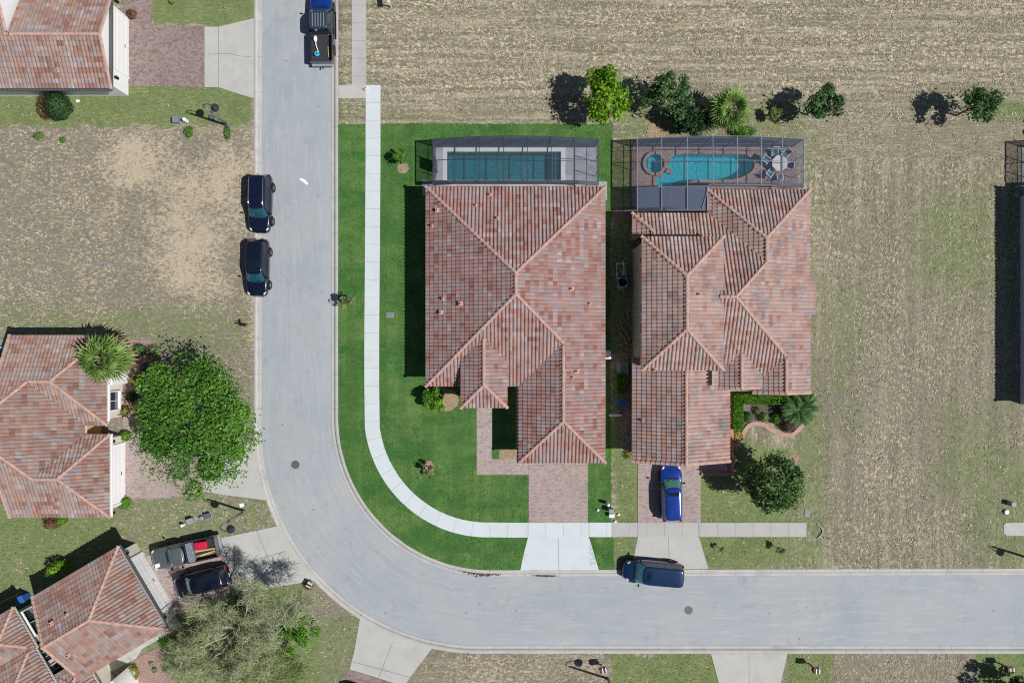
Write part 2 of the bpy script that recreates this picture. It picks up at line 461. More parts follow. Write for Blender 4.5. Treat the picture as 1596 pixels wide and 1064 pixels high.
M['roof1'] = m_roof('roof_tiles_rose', [(.25, .115, .095), (.35, .185, .16), (.365, .235, .215), (.34, .295, .315), (.405, .25, .225), (.44, .41, .43)], .28)
M['roof2'] = m_roof('roof_tiles_worn', [(.31, .175, .145), (.40, .24, .20), (.44, .295, .26), (.38, .325, .34), (.48, .335, .285), (.44, .41, .425)], .75, (.17, .155, .16))
M['roof3'] = m_roof('roof_tiles_rust', [(.22, .12, .095), (.305, .17, .14), (.34, .215, .18), (.305, .275, .29), (.38, .25, .185), (.37, .355, .375)], .5, (.16, .135, .13))
M['ridge1'] = plain('ridge_tile_pink', (.42, .27, .24), .8, var=.22, scale=3, bump=.3)
M['ridge2'] = plain('ridge_tile_salmon', (.43, .28, .235), .8, var=.22, scale=3, bump=.3)
M['vent'] = plain('vent_terracotta', (.54, .31, .27), .7)
M['vent_hole_and_shade'] = plain('vent_hole_and_shade', (.02, .015, .015), .9)
M['stucco'] = plain('stucco_cream', (.62, .575, .50), .9, var=.06, bump=.3)
M['stucco_tan'] = plain('stucco_tan', (.46, .42, .35), .9, var=.07, bump=.3)
M['stucco_blue'] = plain('stucco_blue', (.50, .58, .66), .9, var=.05, bump=.3)
M['white'] = plain('white_paint', (.78, .79, .80), .5, var=.04)
M['fascia'] = plain('fascia_paint', (.60, .585, .55), .6)
M['gutter_dark'] = plain('gutter_dark', (.09, .09, .10), .5)
M['terracotta'] = plain('terracotta_trim', (.45, .20, .14), .75)
M['win'] = m_glass('window_glass', (.03, .045, .06))
M['car_glass'] = m_glass('car_glass', (.006, .012, .020), .03)
M['screen_teal'] = m_glass('windscreen_sky_teal', (.016, .075, .115), .04)  # teal is the sky's reflection put into the glass colour
M['screen_bright'] = m_glass('windscreen_sky_bright', (.06, .27, .34), .06)  # van windscreen: a brighter sky reflection painted into the glass
M['screen_green'] = m_glass('windscreen_green', (.07, .19, .16), .05)
M['car_glass_green'] = m_glass('car_glass_green', (.05, .12, .11), .06)
M['rubber'] = plain('rubber', (.022, .022, .024), .8)
M['rim'] = plain('alloy', (.35, .36, .38), .3, .8)
M['black_trim'] = plain('black_trim', (.014, .014, .016), .8, spec=.1)
M['chrome'] = plain('chrome', (.75, .76, .78), .15, .9)
M['head'] = m_glass('headlamp', (.55, .58, .62), .1)
M['tail'] = m_glass('tail_lamp', (.35, .02, .03), .1)
M['navy'] = m_paint('paint_navy', (.006, .012, .038))
M['midnight'] = m_paint('paint_midnight', (.005, .010, .030))
M['royal'] = m_paint('paint_royal_blue', (.007, .045, .30), rough=.18)
M['vanblue'] = m_paint('paint_van_blue', (.008, .034, .10))
M['greypaint'] = m_paint('paint_grey', (.13, .15, .165))
M['darktruck'] = m_paint('paint_dark_steel', (.04, .06, .10))
M['plum'] = m_paint('paint_plum', (.013, .011, .032))
M['blackpaint'] = m_paint('paint_black', (.012, .012, .016))
M['bed'] = plain('bed_liner', (.035, .037, .042), .7)
M['steel'] = plain('steel_grey', (.30, .36, .42), .4, .5)
M['alu_dark'] = plain('bronze_frame', (.055, .058, .07), .45, .3)
M['alu_pale'] = plain('pale_frame', (.22, .25, .29), .4, .3)
M['lamp'] = plain('lamp_black', (.03, .035, .05), .4, .2)
M['pole'] = plain('pole_grey', (.22, .22, .25), .45, .3)
M['util_green'] = plain('utility_green', (.08, .11, .12), .6)
M['util_grey'] = plain('utility_grey', (.26, .29, .32), .6)
M['util_blue'] = plain('cover_blue_grey', (.17, .21, .26), .6)
M['wood'] = plain('lumber', (.55, .36, .17), .7, var=.25)
M['red'] = plain('red_plastic', (.55, .012, .06), .45)
M['cyan'] = plain('cyan_rope', (.05, .45, .70), .6)
M['maroon'] = plain('maroon_board', (.10, .018, .025), .6)
M['blue_bin'] = plain('blue_bin', (.03, .12, .38), .5)
M['cloth_blue'] = plain('sling_fabric_blue', (.04, .16, .24), .8)
M['table_white'] = plain('table_top_white', (.55, .57, .57), .5)
M['iron'] = plain('cast_iron', (.10, .10, .105), .7, var=.3, scale=15)
M['rust_iron'] = plain('rusty_iron', (.16, .13, .12), .8, var=.3, scale=15)
M['mulch_red'] = plain('mulch_red', (.30, .20, .18), .95, var=.35, scale=9, bump=.8)
M['mulch'] = plain('mulch_brown', (.30, .22, .15), .95, var=.4, scale=9, bump=.8)
M['soil_dark'] = plain('bed_soil', (.10, .085, .08), .95, var=.4, scale=9, bump=.8)
M['brick_edge'] = m_pavers('edging_brick', [(.40, .23, .17), (.47, .29, .23), (.50, .34, .27)], .2, .1, (.3, .2, .16))
M['plank'] = plain('pink_plank', (.40, .22, .19), .8)
M['cream_rock'] = plain('cream_groundcover', (.55, .50, .28), .9, var=.4, scale=7, bump=.8)
M['bark'] = plain('bark', (.13, .10, .08), .9, var=.3, scale=5, bump=.8)
M['bark_pale'] = plain('bark_pale', (.36, .34, .31), .9, var=.3, scale=5, bump=.5)
M['palm_trunk'] = plain('palm_trunk', (.22, .18, .14), .9, var=.3, scale=8, bump=.8)
M['lawn'] = m_grass('sod', (.040, .125, .030), (.065, .175, .042), (.135, .235, .075))
M['ground'] = m_ground()
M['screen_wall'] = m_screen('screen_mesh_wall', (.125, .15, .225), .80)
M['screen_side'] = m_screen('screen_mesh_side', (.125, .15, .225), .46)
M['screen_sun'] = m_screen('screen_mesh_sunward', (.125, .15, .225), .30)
M['screen_roof'] = m_screen('screen_mesh_roof', (.10, .12, .18), .20)
M['screen_roof2'] = m_screen('screen_mesh_roof_denser', (.10, .12, .18), .20)
M['screen_dense'] = m_screen('screen_mesh_dense', (.10, .125, .19), .90)
M['water1'] = m_water('pool_water_deep', (.60, .86, .90), (.02, .15, .18))
M['water2'] = m_water('pool_water_bright', (.70, .95, .97), (.01, .28, .36))
M['plaster1'] = m_plaster_caustic('pool_plaster_teal_caustic', (.012, .105, .135), (.03, .19, .22), (.22, .50, .52))
M['plaster2'] = m_plaster_caustic('pool_plaster_aqua_caustic', (.004, .27, .37), (.01, .45, .58), (.30, .82, .88))
M['tile_dark'] = plain('pool_tile_dark', (.04, .09, .10), .4)
def fol(n, d, m, l, t=.3): M[n] = m_foliage(n, d, m, l, t)
fol('leaf_oak', (.035, .115, .014), (.105, .26, .034), (.25, .45, .09), .36)
fol('leaf_lime', (.07, .17, .008), (.16, .33, .015), (.34, .55, .05), .35)
fol('leaf_mid', (.025, .075, .022), (.075, .165, .05), (.18, .31, .11))
fol('leaf_dark', (.008, .025, .008), (.02, .06, .018), (.07, .14, .045), .2)
fol('leaf_magnolia', (.02, .06, .012), (.065, .145, .032), (.30, .42, .18), .25)
fol('leaf_palm', (.05, .11, .02), (.14, .25, .05), (.34, .46, .15), .3)
fol('leaf_palm_dry', (.16, .13, .06), (.28, .23, .10), (.42, .36, .18), .2)
fol('leaf_olive', (.075, .11, .03), (.18, .24, .08), (.36, .42, .20), .3)
fol('leaf_grey', (.11, .14, .055), (.27, .32, .14), (.56, .59, .38), .25)
fol('leaf_bright', (.04, .12, .012), (.09, .24, .02), (.2, .42, .05), .35)
fol('leaf_hedge', (.04, .13, .010), (.10, .26, .02), (.21, .41, .045))
fol('leaf_yellow', (.12, .13, .02), (.28, .28, .05), (.50, .47, .12))
fol('leaf_rust', (.06, .025, .015), (.16, .075, .04), (.28, .15, .08), .2)
fol('leaf_purple', (.05, .03, .03), (.10, .06, .058), (.17, .11, .10), .2)
fol('straw', (.16, .14, .105), (.38, .33, .25), (.70, .62, .47), .15)
fol('blade', (.09, .13, .04), (.19, .23, .085), (.38, .38, .19), .25)
fol('sod_blade', (.03, .115, .022), (.07, .19, .045), (.19, .31, .11), .3)
# ------------------------------------------------------------------ ground, road, walks, drives, lawn
from mathutils.geometry import tessellate_polygon

def arc_pts(c, r, n=40):
    out = []
    for i in range(n + 1):
        th = pi / 2 * i / n
        rr = r(th) if callable(r) else r
        out.append((c[0] - rr * cos(th), c[1] + rr * sin(th)))
    return out
ys = [-900, -300, -60, 60, 180, 300, 420, 520, 600]
IN_PX = [(527, y) for y in ys] + arc_pts((765, 650), 238) + [(x, 888 - .0031 * (x - 765)) for x in (860, 960, 1060, 1160, 1260, 1360, 1460, 1560, 1700, 2600)]
OUT_PX = [(396.5, y) for y in ys] + arc_pts((768, 646), lambda t: 371.5 + 9 * sin(2 * t)) + [(x, 1017.5 + .0006 * (x - 765)) for x in (860, 960, 1060, 1160, 1260, 1360, 1460, 1560, 1700, 2600)]

def w2(pts): return [(X(a), Y(b)) for a, b in pts]

def offset_path(pts, d):
    """shift a world polyline to its left by d"""
    out = []
    for i, p in enumerate(pts):
        a = pts[max(i - 1, 0)]; b = pts[min(i + 1, len(pts) - 1)]
        dx, dy = b[0] - a[0], b[1] - a[1]; L = math.hypot(dx, dy)
        out.append((p[0] - dy / L * d, p[1] + dx / L * d))
    return out

def dense(pts, step=.5):
    out = []
    for a, b in zip(pts, pts[1:]):
        L = math.hypot(b[0] - a[0], b[1] - a[1]); n = max(1, int(L / step)) if L < 30 else max(1, int(L / 3))
        out += [(a[0] + (b[0] - a[0]) * i / n, a[1] + (b[1] - a[1]) * i / n) for i in range(n)]
    return out + [pts[-1]]

def strip(name, path, prof, mat, kind='structure', parent=None, smooth=False):
    cols = [offset_path(path, o) for o, z in prof]
    m = len(prof); vs = []; fs = []; uvs = []
    L = [0]
    for a, b in zip(path, path[1:]): L.append(L[-1] + math.hypot(b[0] - a[0], b[1] - a[1]))
    for i in range(len(path)):
        for j in range(m): vs.append((cols[j][i][0], cols[j][i][1], prof[j][1]))
    up = prof[0][0] > prof[-1][0]
    for i in range(len(path) - 1):
        for j in range(m - 1):
            q = [i * m + j, i * m + j + 1, (i + 1) * m + j + 1, (i + 1) * m + j]
            if not up: q = q[::-1]
            fs.append(q)
            for k in q: uvs.append((prof[k % m][0], L[k // m]))
    # make the top face up
    o = np_mesh(name, vs, fs, mat, parent, uv=uvs, smooth=smooth)
    me = o.data
    if sum(p.normal.z * p.area for p in me.polygons) < 0:
        me.flip_normals()
    if kind: o['kind'] = kind
    return o

def sheet(name, outer, z, mat, holes=(), z0=None, kind='structure', jitter=0.0, parent=None, world=False, label=None, cat=None):
    """a flat slab from an outline in photo pixels on the ground; z0 gives it edges"""
    loops = [[(p if world else (X(p[0]), Y(p[1]))) for p in lp] for lp in (outer, *holes)]
    if jitter:
        nl = []
        for lp in loops:
            d = dense(lp + [lp[0]], .35)[:-1]
            nl.append([(a + rng.uniform(-jitter, jitter), b + rng.uniform(-jitter, jitter)) for a, b in d])
        loops = nl
    tris = tessellate_polygon([[Vector((a, b, 0)) for a, b in lp] for lp in loops])
    flat = [p for lp in loops for p in lp]
    mb = MB()
    vs = [(a, b, z) for a, b in flat]
    fs = []
    for t in tris:
        a, b, c = (flat[i] for i in t)
        cr = (b[0] - a[0]) * (c[1] - a[1]) - (b[1] - a[1]) * (c[0] - a[0])
        if abs(cr) < 1e-9: continue
        fs.append(tuple(t) if cr > 0 else tuple(reversed(t)))
    mb.add(vs, fs)
    if z0 is not None:
        base = 0
        for lp in loops:
            n = len(lp)
            v2 = [(a, b, z) for a, b in lp] + [(a, b, z0) for a, b in lp]
            mb.add(v2, [(i, n + i, n + (i + 1) % n, (i + 1) % n) for i in range(n)])
    o = mb.build(name, mat, parent)
    if kind: o['kind'] = kind
    if label: tag(o, label, cat)
    return o

def rect_px(x0, y0, x1, y1): return [(x0, y0), (x1, y0), (x1, y1), (x0, y1)]

IN_W, OUT_W = w2(IN_PX), w2(OUT_PX)
IN_D, OUT_D = IN_W, OUT_W
# road: one sheet between the kerbs
def road_sheet():
    a = offset_path(IN_W, -.45); b = offset_path(OUT_W, .45)
    a = offset_path(IN_D, -.45); b = offset_path(OUT_D, .45)
    vs = []; fs = []; n = len(a); m = 9; uvs = []; L = [0]
    for p, q in zip(a, a[1:]): L.append(L[-1] + math.hypot(q[0] - p[0], q[1] - p[1]) * 1.2)
    for p, q in zip(a, b):
        for j in range(m):
            t = j / (m - 1); crown = .05 * (1 - (2 * t - 1) ** 2)
            vs.append((p[0] + (q[0] - p[0]) * t, p[1] + (q[1] - p[1]) * t, -.12 + crown))
    for i in range(n - 1):
        for j in range(m - 1):
            q4 = (i * m + j, i * m + j + 1, (i + 1) * m + j + 1, (i + 1) * m + j); fs.append(q4)
            for k in q4: uvs.append(((k % m) / (m - 1), L[k // m]))
    o = np_mesh('road', vs, fs, M['road'], smooth=True, uv=uvs)
    if sum(p.normal.z for p in o.data.polygons) < 0: o.data.flip_normals()
    o['kind'] = 'structure'
road_sheet()
KP = [(0.0, -.24), (0.0, .025), (.15, .03), (.26, -.01), (.36, -.085), (.62, -.10), (.64, -.14)]
strip('kerb', dense(IN_W, 1.0), [(-o, z) for o, z in KP], M['curb'])
strip('kerb', dense(OUT_W, 1.0), [(o, z) for o, z in KP], M['curb'])

# land cover: fields given to each ground point, in photo pixels
DECK1 = (676.5, 229.5, 930.5, 300); DECK2 = (984, 229, 1240, 338)
ROADPOLY = offset_path(IN_W, -.22) + offset_path(OUT_W, .22)[::-1]
def soft_rect(px, py, x0, y0, x1, y1, s=6.0):
    f = lambda a: 1 / (1 + np.exp(-np.clip(a / s * 2.2, -30, 30)))
    return f(px - x0) * f(x1 - px) * f(py - y0) * f(y1 - py)
def cover(x, y):
    px = x * S + CX; py = CY - y * S
    wob = (fnoise(x, y, .35) - .5)
    px2 = px + wob * 40; py2 = py + wob * 40
    g = np.full(px.shape, .10) + (fnoise(x + 40, y, .12) - .5) * .3
    def put(v, *r, s=6.0):
        nonlocal g
        m = soft_rect(px2, py2, *r, s=s); g = g * (1 - m) + v * m
    def hard(v, *r, s=2.0):
        nonlocal g
        m = soft_rect(px, py, *r, s=s); g = g * (1 - m) + v * m
    put(.86, -400, 128, 396, 196); put(.85, 237, -400, 396, 42, s=3)
    put(.48, -400, 470, 398, 560, s=16); put(.70, -400, 740, 200, 900, s=30); put(.50, 190, 765, 430, 850, s=12); put(.62, -400, 880, 210, 960)
    put(.62, 215, 890, 560, 1400); put(.22, 470, 905, 560, 965, s=12); put(.5, 500, 965, 600, 1300)
    hard(.12, 640, 1015, 944, 1400); put(.80, 946, 1015, 1120, 1400, s=3); put(.62, 1225, 1015, 1305, 1400, s=4)
    put(.12, 1310, 1015, 1525, 1400, s=5); put(.90, 1530, 1015, 2200, 1400, s=5)
    put(.42, 527, 165, 660, 196, s=6); put(.50, 955, 150, 1258, 235, s=10)
    put(.42, 1250, 190, 1290, 640, s=8); put(.70, 952, 690, 1285, 892, s=8); put(.52, 1225, 640, 1290, 890, s=10)
    put(.6, 950, 225, 990, 700, s=3); put(.30, 1290, 790, 1500, 890, s=12); put(.52, 1500, 700, 2200, 892, s=18)
    put(.30, 1290, 190, 1596, 560, s=30); put(.55, 1430, 300, 1560, 470, s=40); put(.5, 1290, 430, 1350, 700, s=25); put(.5, 1440, 600, 1580, 800, s=40); put(.6, 1530, 150, 1700, 190, s=8); put(.45, 529, 100, 548, 195, s=3)
    s_ = np.zeros(px.shape)
    px3 = px + (fnoise(x + 7, y + 3, .22) - .5) * 120; py3 = py + (fnoise(x - 11, y + 5, .22) - .5) * 120
    for (bx, by, br, ba) in ((205, 258, 50, .80), (150, 330, 60, .38), (268, 330, 58, .74), (335, 300, 56, .70), (300, 395, 66, .76), (225, 405, 50, .42), (372, 350, 44, .55), (365, 262, 40, .50), (235, 232, 40, .52), (60, 300, 70, .24), (350, 430, 40, .38)):
        d2 = ((px3 - bx) ** 2 + (py3 - by) ** 2) / (br * br)
        s_ = np.maximum(s_, ba * np.exp(-d2 * .55))
    s_ *= .55 + .9 * fnoise(x, y, .6)
    m = soft_rect(px2, py2, 372, 200, 400, 560, s=5); s_ = np.maximum(s_, m * .42)
    m = soft_rect(px2, py2, 690, 1020, 944, 1400, s=10); s_ = np.maximum(s_, m * (.1 + .5 * fnoise(x, y, .5)))
    m = soft_rect(px2, py2, 1255, 140, 1330, 200, s=18); s_ = np.maximum(s_, m * .2)
    m = soft_rect(px2, py2, 530, 155, 570, 190, s=6); s_ = np.maximum(s_, m * .3)
    s_ = s_ * (1 - np.clip((g - .45) * 3, 0, 1))
    return np.clip(g, 0, 1), s_

def pale_map(x, y):
    px = x * S + CX + (fnoise(x + 3, y, .2) - .5) * 90; py = CY - y * S + (fnoise(x, y + 8, .2) - .5) * 90
    a = .15 + .75 * np.clip((fnoise(x - 20, y * .5, .16) - .38) * 3.5, 0, 1) * (.4 + .6 * fnoise(x, y, .7))
    top = soft_rect(px, py, 590, -900, 2400, 150, s=25); a = a * (1 - top) + .95 * top
    for (bx, by, rx, ry, v) in ((1365, 215, 70, 75, .95), (1350, 330, 90, 60, .6), (1385, 400, 70, 50, .65), (1370, 560, 60, 60, .6), (1380, 640, 70, 40, .5), (1400, 850, 95, 40, .95), (1480, 800, 60, 40, .7), (1500, 250, 70, 50, .6), (780, 1050, 110, 50, .75), (1400, 1050, 100, 40, .6)):
        a = np.maximum(a, v * np.exp(-.7 * (((px - bx) / rx) ** 2 + ((py - by) / ry) ** 2)))
    return np.clip(a, 0, 1)
def soil_map(x, y):
    px = x * S + CX + (fnoise(x + 3, y, .3) - .5) * 50; py = CY - y * S + (fnoise(x, y + 8, .3) - .5) * 50
    return np.maximum.reduce([soft_rect(px, py, -900, 195, 397, 500, s=14), soft_rect(px, py, -900, 480, 640, 2000, s=20), .7 * soft_rect(px, py, 600, 1010, 2400, 2000, s=8), .65 * soft_rect(px, py, 1240, 300, 1700, 850, s=60)])
def ground():
    xs = np.concatenate([[-900, -400, -200, -110, -75], np.arange(-52, 52.01, .34), [75, 110, 200, 400, 900]])
    ysv = np.concatenate([[-900, -400, -200, -90, -60], np.arange(-36, 36.01, .34), [60, 90, 200, 400, 900]])
    gx, gy = np.meshgrid(xs, ysv)
    g, s_ = cover(gx.ravel(), gy.ravel())
    x, y = gx.ravel(), gy.ravel()
    z = (fnoise(x, y, .5) - .5) * .05
    inr = in_poly(x, y, ROADPOLY)
    z = np.where(inr, -.20, np.minimum(z, .012))
    nx, ny = len(xs), len(ysv)
    idx = np.arange(nx * ny).reshape(ny, nx)
    f = np.stack([idx[:-1, :-1].ravel(), idx[:-1, 1:].ravel(), idx[1:, 1:].ravel(), idx[1:, :-1].ravel()], 1)
    cx = x[f].mean(1); cy = y[f].mean(1)
    keep = np.ones(len(f), bool)
    for (x0, y0, x1, y1) in (DECK1, DECK2):
        keep &= ~((cx > X(x0) + .35) & (cx < X(x1) - .35) & (cy < Y(y0) - .35) & (cy > Y(y1) + .35))
    o = np_mesh('ground', np.stack([x, y, z], 1), f[keep], M['ground'], attrs={'green': ('POINT', g), 'sand': ('POINT', s_), 'pale': ('POINT', pale_map(x, y)), 'soil': ('POINT', soil_map(x, y)), 'rough': ('POINT', np.clip((CY - y * S - 185) / 60, 0, 1) * (x > 20))}, smooth=True)
    o['kind'] = 'structure'
ground()

# pavements (each run one slab strip with its joints)
def walk_curve():
    pts = [(581.5, 133), (581.5, 250), (580.5, 400), (579.5, 520), (579.5, 600)]
    c = (765, 648)
    for i in range(0, 31):
        th = pi / 2 * (.06 + .94 * i / 30)
        rr = 185.5 - 8.5 * (i / 30)
        pts.append((c[0] - rr * cos(th), c[1] + rr * sin(th)))
    pts += [(800, 825.5), (823, 825.5)]
    return pts
def walk(name, pts, w, mat, z):
    path = dense(w2(pts), .7)
    return strip(name, path, [(-w / 2, -.1), (-w / 2, z), (w / 2, z), (w / 2, -.1)], mat)
walk('pavement', walk_curve(), 1.28, M['walk_new'], .045)
walk('pavement', [(823, 825.5), (918, 825.5)], 1.28, M['walk_new'], .049)
walk('pavement', [(918, 825), (953, 825)], 1.25, M['walk_new'], .045)
walk('pavement', [(953, 825), (994, 825), (1089, 825), (1257, 825)], 1.22, M['walk_old'], .043)
walk('pavement', [(559.5, -900), (559.5, 133)], 1.25, M['walk_old'], .040)
sheet('pavement', rect_px(527.5, 133, 570.5, 153.5), .044, M['drive_old'], z0=-.1)
sheet('pavement', [(1564, 818), (1568, 814), (1760, 813), (1760, 833), (1568, 834), (1564, 830)], .04, M['drive_old'], z0=-.1)

def joints(name, segs, w=.03, z=.052):
    mb = MB()
    for a, b in segs:
        p, q = Vector((X(a[0]), Y(a[1]), z)), Vector((X(b[0]), Y(b[1]), z))
        d = (q - p).normalized(); n = Vector((-d.y, d.x, 0)) * w / 2
        mb.add([p - n, q - n, q + n, p + n], [(0, 1, 2, 3)])
    o = mb.build(name, M['joint']); o['kind'] = 'structure'
sheet('driveway_apron', [(823, 836.5), (918, 836.5), (922, 850), (933, 887.3), (811, 887.8), (817, 860)], .036, M['drive_new'], z0=-.1)
sheet('driveway_apron', [(994, 835.8), (1089, 835.8), (1104, 886), (984, 886.7)], .034, M['drive_old'], z0=-.1)
joints('driveway_joint', [((870, 837), (871, 887)), ((1042, 836), (1043, 886))], z=.041)
joints('driveway_joint', [((823, 814), (823, 837)), ((918, 814), (918, 837)), ((994, 814), (994, 837)), ((1089, 814), (1089, 837))], z=.054)
sheet('driveway_apron', [(319, 42), (341, 42.5), (395.5, 29), (395.5, 154), (341, 136.5), (319, 136)], .034, M['drive_old'], z0=-.1)
joints('driveway_joint', [((341, 42.5), (341, 136.5)), ((325, 85), (358, 84)), ((358, 84), (375, 88)), ((375, 88), (392, 89))], z=.039, w=.035)
sheet('driveway_apron', [(318, 690), (398.5, 690), (401, 722), (407, 754), (415, 779), (345, 770), (318, 765)], .034, M['drive_old'], z0=-.1)
sheet('driveway_apron', [(344, 838), (427, 820.5), (438, 843), (452, 866), (468, 888), (484, 903), (440, 912), (372, 927), (352, 880)][:2] + [(437, 818), (450, 843), (464, 866), (480, 888), (494, 904), (440, 912), (372, 927), (352, 880)], .034, M['drive_old'], z0=-.1)
joints('driveway_joint', [((344, 838), (372, 926)), ((400, 826), (436, 912)), ((372, 880), (445, 858))], z=.039, w=.035)
sheet('driveway_apron', [(562, 958), (588, 977), (618, 991), (648, 1001), (675, 1007), (650, 1040), (630, 1068), (545, 1042), (552, 1015)], .034, M['drive_old'], z0=-.1)
joints('driveway_joint', [((549, 1030), (641, 1055)), ((612, 1000), (590, 1056))], z=.039, w=.035)
sheet('driveway_apron', [(1108, 1018), (1227, 1018), (1208, 1100), (1130, 1100)], .034, M['drive_old'], z0=-.1)
joints('driveway_joint', [((1167, 1018), (1168, 1100))], z=.039)
# brick paver drives and walks
sheet('paver_driveway', rect_px(824, 715, 916, 814.5), .038, M['paver_new'], z0=-.1)
sheet('paver_walkway', [(743, 628), (766.5, 628), (766.5, 715), (823.7, 715), (823.7, 739.5), (743, 739.5)], .034, M['paver_walk'], z0=-.1)
sheet('paver_driveway', [(994, 700), (1092, 700), (1092, 814), (994, 814)], .038, M['paver_new'], z0=-.1)
sheet('paver_walkway', [(1092.3, 690), (1144, 690), (1144, 742), (1092.3, 742)], .034, M['paver_new'], z0=-.1)
sheet('paver_driveway', [(190, -60), (236.5, -60), (236.5, 38), (318.7, 41), (318.7, 136), (196, 134)], .030, M['paver_old'], z0=-.1)
sheet('paver_driveway', [(192, 650), (225, 650), (225, 688), (317.7, 690), (317.7, 766), (270, 775), (192, 778)], .030, M['paver_new'], z0=-.1)
sheet('paver_driveway', [(228, 866), (343.5, 838), (371.5, 927), (258, 962), (240, 935)], .030, M['paver_new'], z0=-.1)
sheet('paver_driveway', [(545, 1042.5), (629.5, 1068.5), (605, 1160), (515, 1160), (520, 1070)], .030, M['paver_old'], z0=-.1)
sheet('paver_walkway', [(150, 1020), (268, 952), (285, 975), (222, 1010), (212, 1026), (165, 1050)], .028, M['drive_old'], z0=-.1)
# planting beds
def ell(cx, cy, rx, ry, n=26, jit=.06, rot=0.0):
    return [(cx + rx * cos(a) * cos(rot) * k - ry * sin(a) * sin(rot) * k, cy + rx * cos(a) * sin(rot) * k + ry * sin(a) * cos(rot) * k)
            for a, k in ((2 * pi * i / n, 1 + rng.uniform(-jit, jit)) for i in range(n))]
for nm, pts, mt in (('planting_bed', ell(689, 623, 27, 19), 'mulch'), ('planting_bed', ell(628, 262, 9, 9), 'mulch'), ('planting_bed', ell(668, 728, 9, 10), 'mulch'),
                    ('planting_bed', [(778, 700), (810, 700), (810, 716), (778, 716)], 'mulch'),
                    ('planting_bed', [(192, 545), (205, 528), (235, 530), (250, 545), (245, 570), (222, 590), (215, 650), (192, 650)], 'mulch_red'),
                    ('planting_bed', [(212, 1026), (250, 1005), (270, 1035), (290, 1064), (270, 1110), (200, 1110), (215, 1064)], 'mulch_red'),
                    ('planting_bed', [(1136, 612), (1264, 612), (1266, 655), (1240, 672), (1215, 664), (1193, 655), (1168, 655), (1158, 675), (1140, 690), (1136, 660)], 'soil_dark'),
                    ('planting_bed', ell(968, 437, 10, 20), 'mulch'), ('planting_bed', ell(968, 560, 12, 14), 'mulch'), ('planting_bed', ell(1020, 205, 16, 12), 'mulch'),
                    ('planting_bed', ell(1238, 717, 9, 10), 'mulch')):
    sheet(nm, pts, .030 if mt != 'mulch' else .036, M[mt], jitter=.02)
sheet('side_path', rect_px(956, 318, 988, 345), .03, M['deck_brown'], z0=-.05)
sheet('side_path', rect_px(968, 612, 986, 705), .028, M['paver_old'], z0=-.05)
# the new sod of the corner lot
lawn_outer = [(527.4, 193), (955, 193), (955, 338), (951, 340), (951, 694), (953, 696), (953, 814), (957, 838), (957, 887.2), (860, 887.7), (765, 888)] + \
             [(765 - 238 * cos(t), 650 + 238 * sin(t)) for t in [pi / 2 * i / 30 for i in range(29, -1, -1)]] + [(527.4, 600)]
sheet('lawn', lawn_outer, .022, M['lawn'], holes=[rect_px(680, 233, 927, 300)], jitter=.07)

# ---- scatter of tufts: dry stalks on the fields and blades on the lawns
EXC = [[(X(a), Y(b)) for a, b in p] for p in (
    rect_px(-200, -200, 200, 150), rect_px(-200, 520, 192, 808), rect_px(196, -60, 319, 136), rect_px(319, 30, 398, 154), rect_px(545, -200, 594, 155),
    rect_px(568, 133, 594, 640), rect_px(680, 228, 930, 300), rect_px(665, 292, 944, 722), rect_px(985, 228, 1264, 720), rect_px(990, 700, 1095, 890),
    rect_px(820, 700, 918, 890), rect_px(743, 630, 767, 740), rect_px(743, 715, 825, 740), rect_px(700, 814, 1257, 836), rect_px(1588, 200, 2000, 640),
    [(230, 865), (344, 838), (427, 820), (485, 903), (372, 927), (258, 965), (150, 1040), (60, 1064), (-100, 1064), (-100, 930), (60, 925), (192, 848)],
    [(558, 966), (671, 1013), (630, 1068), (605, 1160), (515, 1160), (545, 1042)], rect_px(1108, 1018, 1227, 1100), rect_px(192, 650, 405, 778), rect_px(212, 1005, 290, 1110))]
_wc = w2(walk_curve()); EXC.append(offset_path(_wc, .61) + offset_path(_wc, -.61)[::-1])
ROADKEEP = offset_path(IN_W, .14) + offset_path(OUT_W, -.14)[::-1]
LAWNW = [(X(a), Y(b)) for a, b in lawn_outer]
def tufts(name, n, mat, pick, lng, wid, tilt, seed, tint, z0=0.0):
    r = np.random.default_rng(seed)
    x = r.uniform(-46, 46, n); y = r.uniform(-31, 31, n)
    ok = ~in_poly(x, y, ROADKEEP)
    for e in EXC: ok &= ~in_poly(x, y, e)
    x, y = x[ok], y[ok]
    k = pick(x, y, r); x, y = x[k], y[k]; m = len(x)
    vs = []; tn = []
    for b in range(2):
        a = r.uniform(0, 2 * pi, m); L = r.uniform(*lng, m); w = r.uniform(*wid, m); t = r.uniform(*tilt, m)
        dx, dy = np.cos(a), np.sin(a)
        bx, by = x + r.normal(0, .05, m), y + r.normal(0, .05, m)
        zz = np.full(m, z0)
        tipx, tipy, tipz = bx + dx * L * np.cos(t), by + dy * L * np.cos(t), zz + L * np.sin(t) + .02
        v = np.stack([np.stack([bx + dy * w * .5, by - dx * w * .5, zz], 1), np.stack([tipx + dy * w * .35, tipy - dx * w * .35, tipz], 1),
                      np.stack([tipx - dy * w * .35, tipy + dx * w * .35, tipz], 1), np.stack([bx - dy * w * .5, by + dx * w * .5, zz], 1)], 1)
        vs.append(v.reshape(-1, 3)); tn.append(tint(x, y, r))
    V = np.concatenate(vs); F = np.arange(len(V)).reshape(-1, 4)
    o = np_mesh(name, V, F, mat, attrs={'tint': ('FACE', np.concatenate(tn))})
    o['kind'] = 'stuff'
    return o
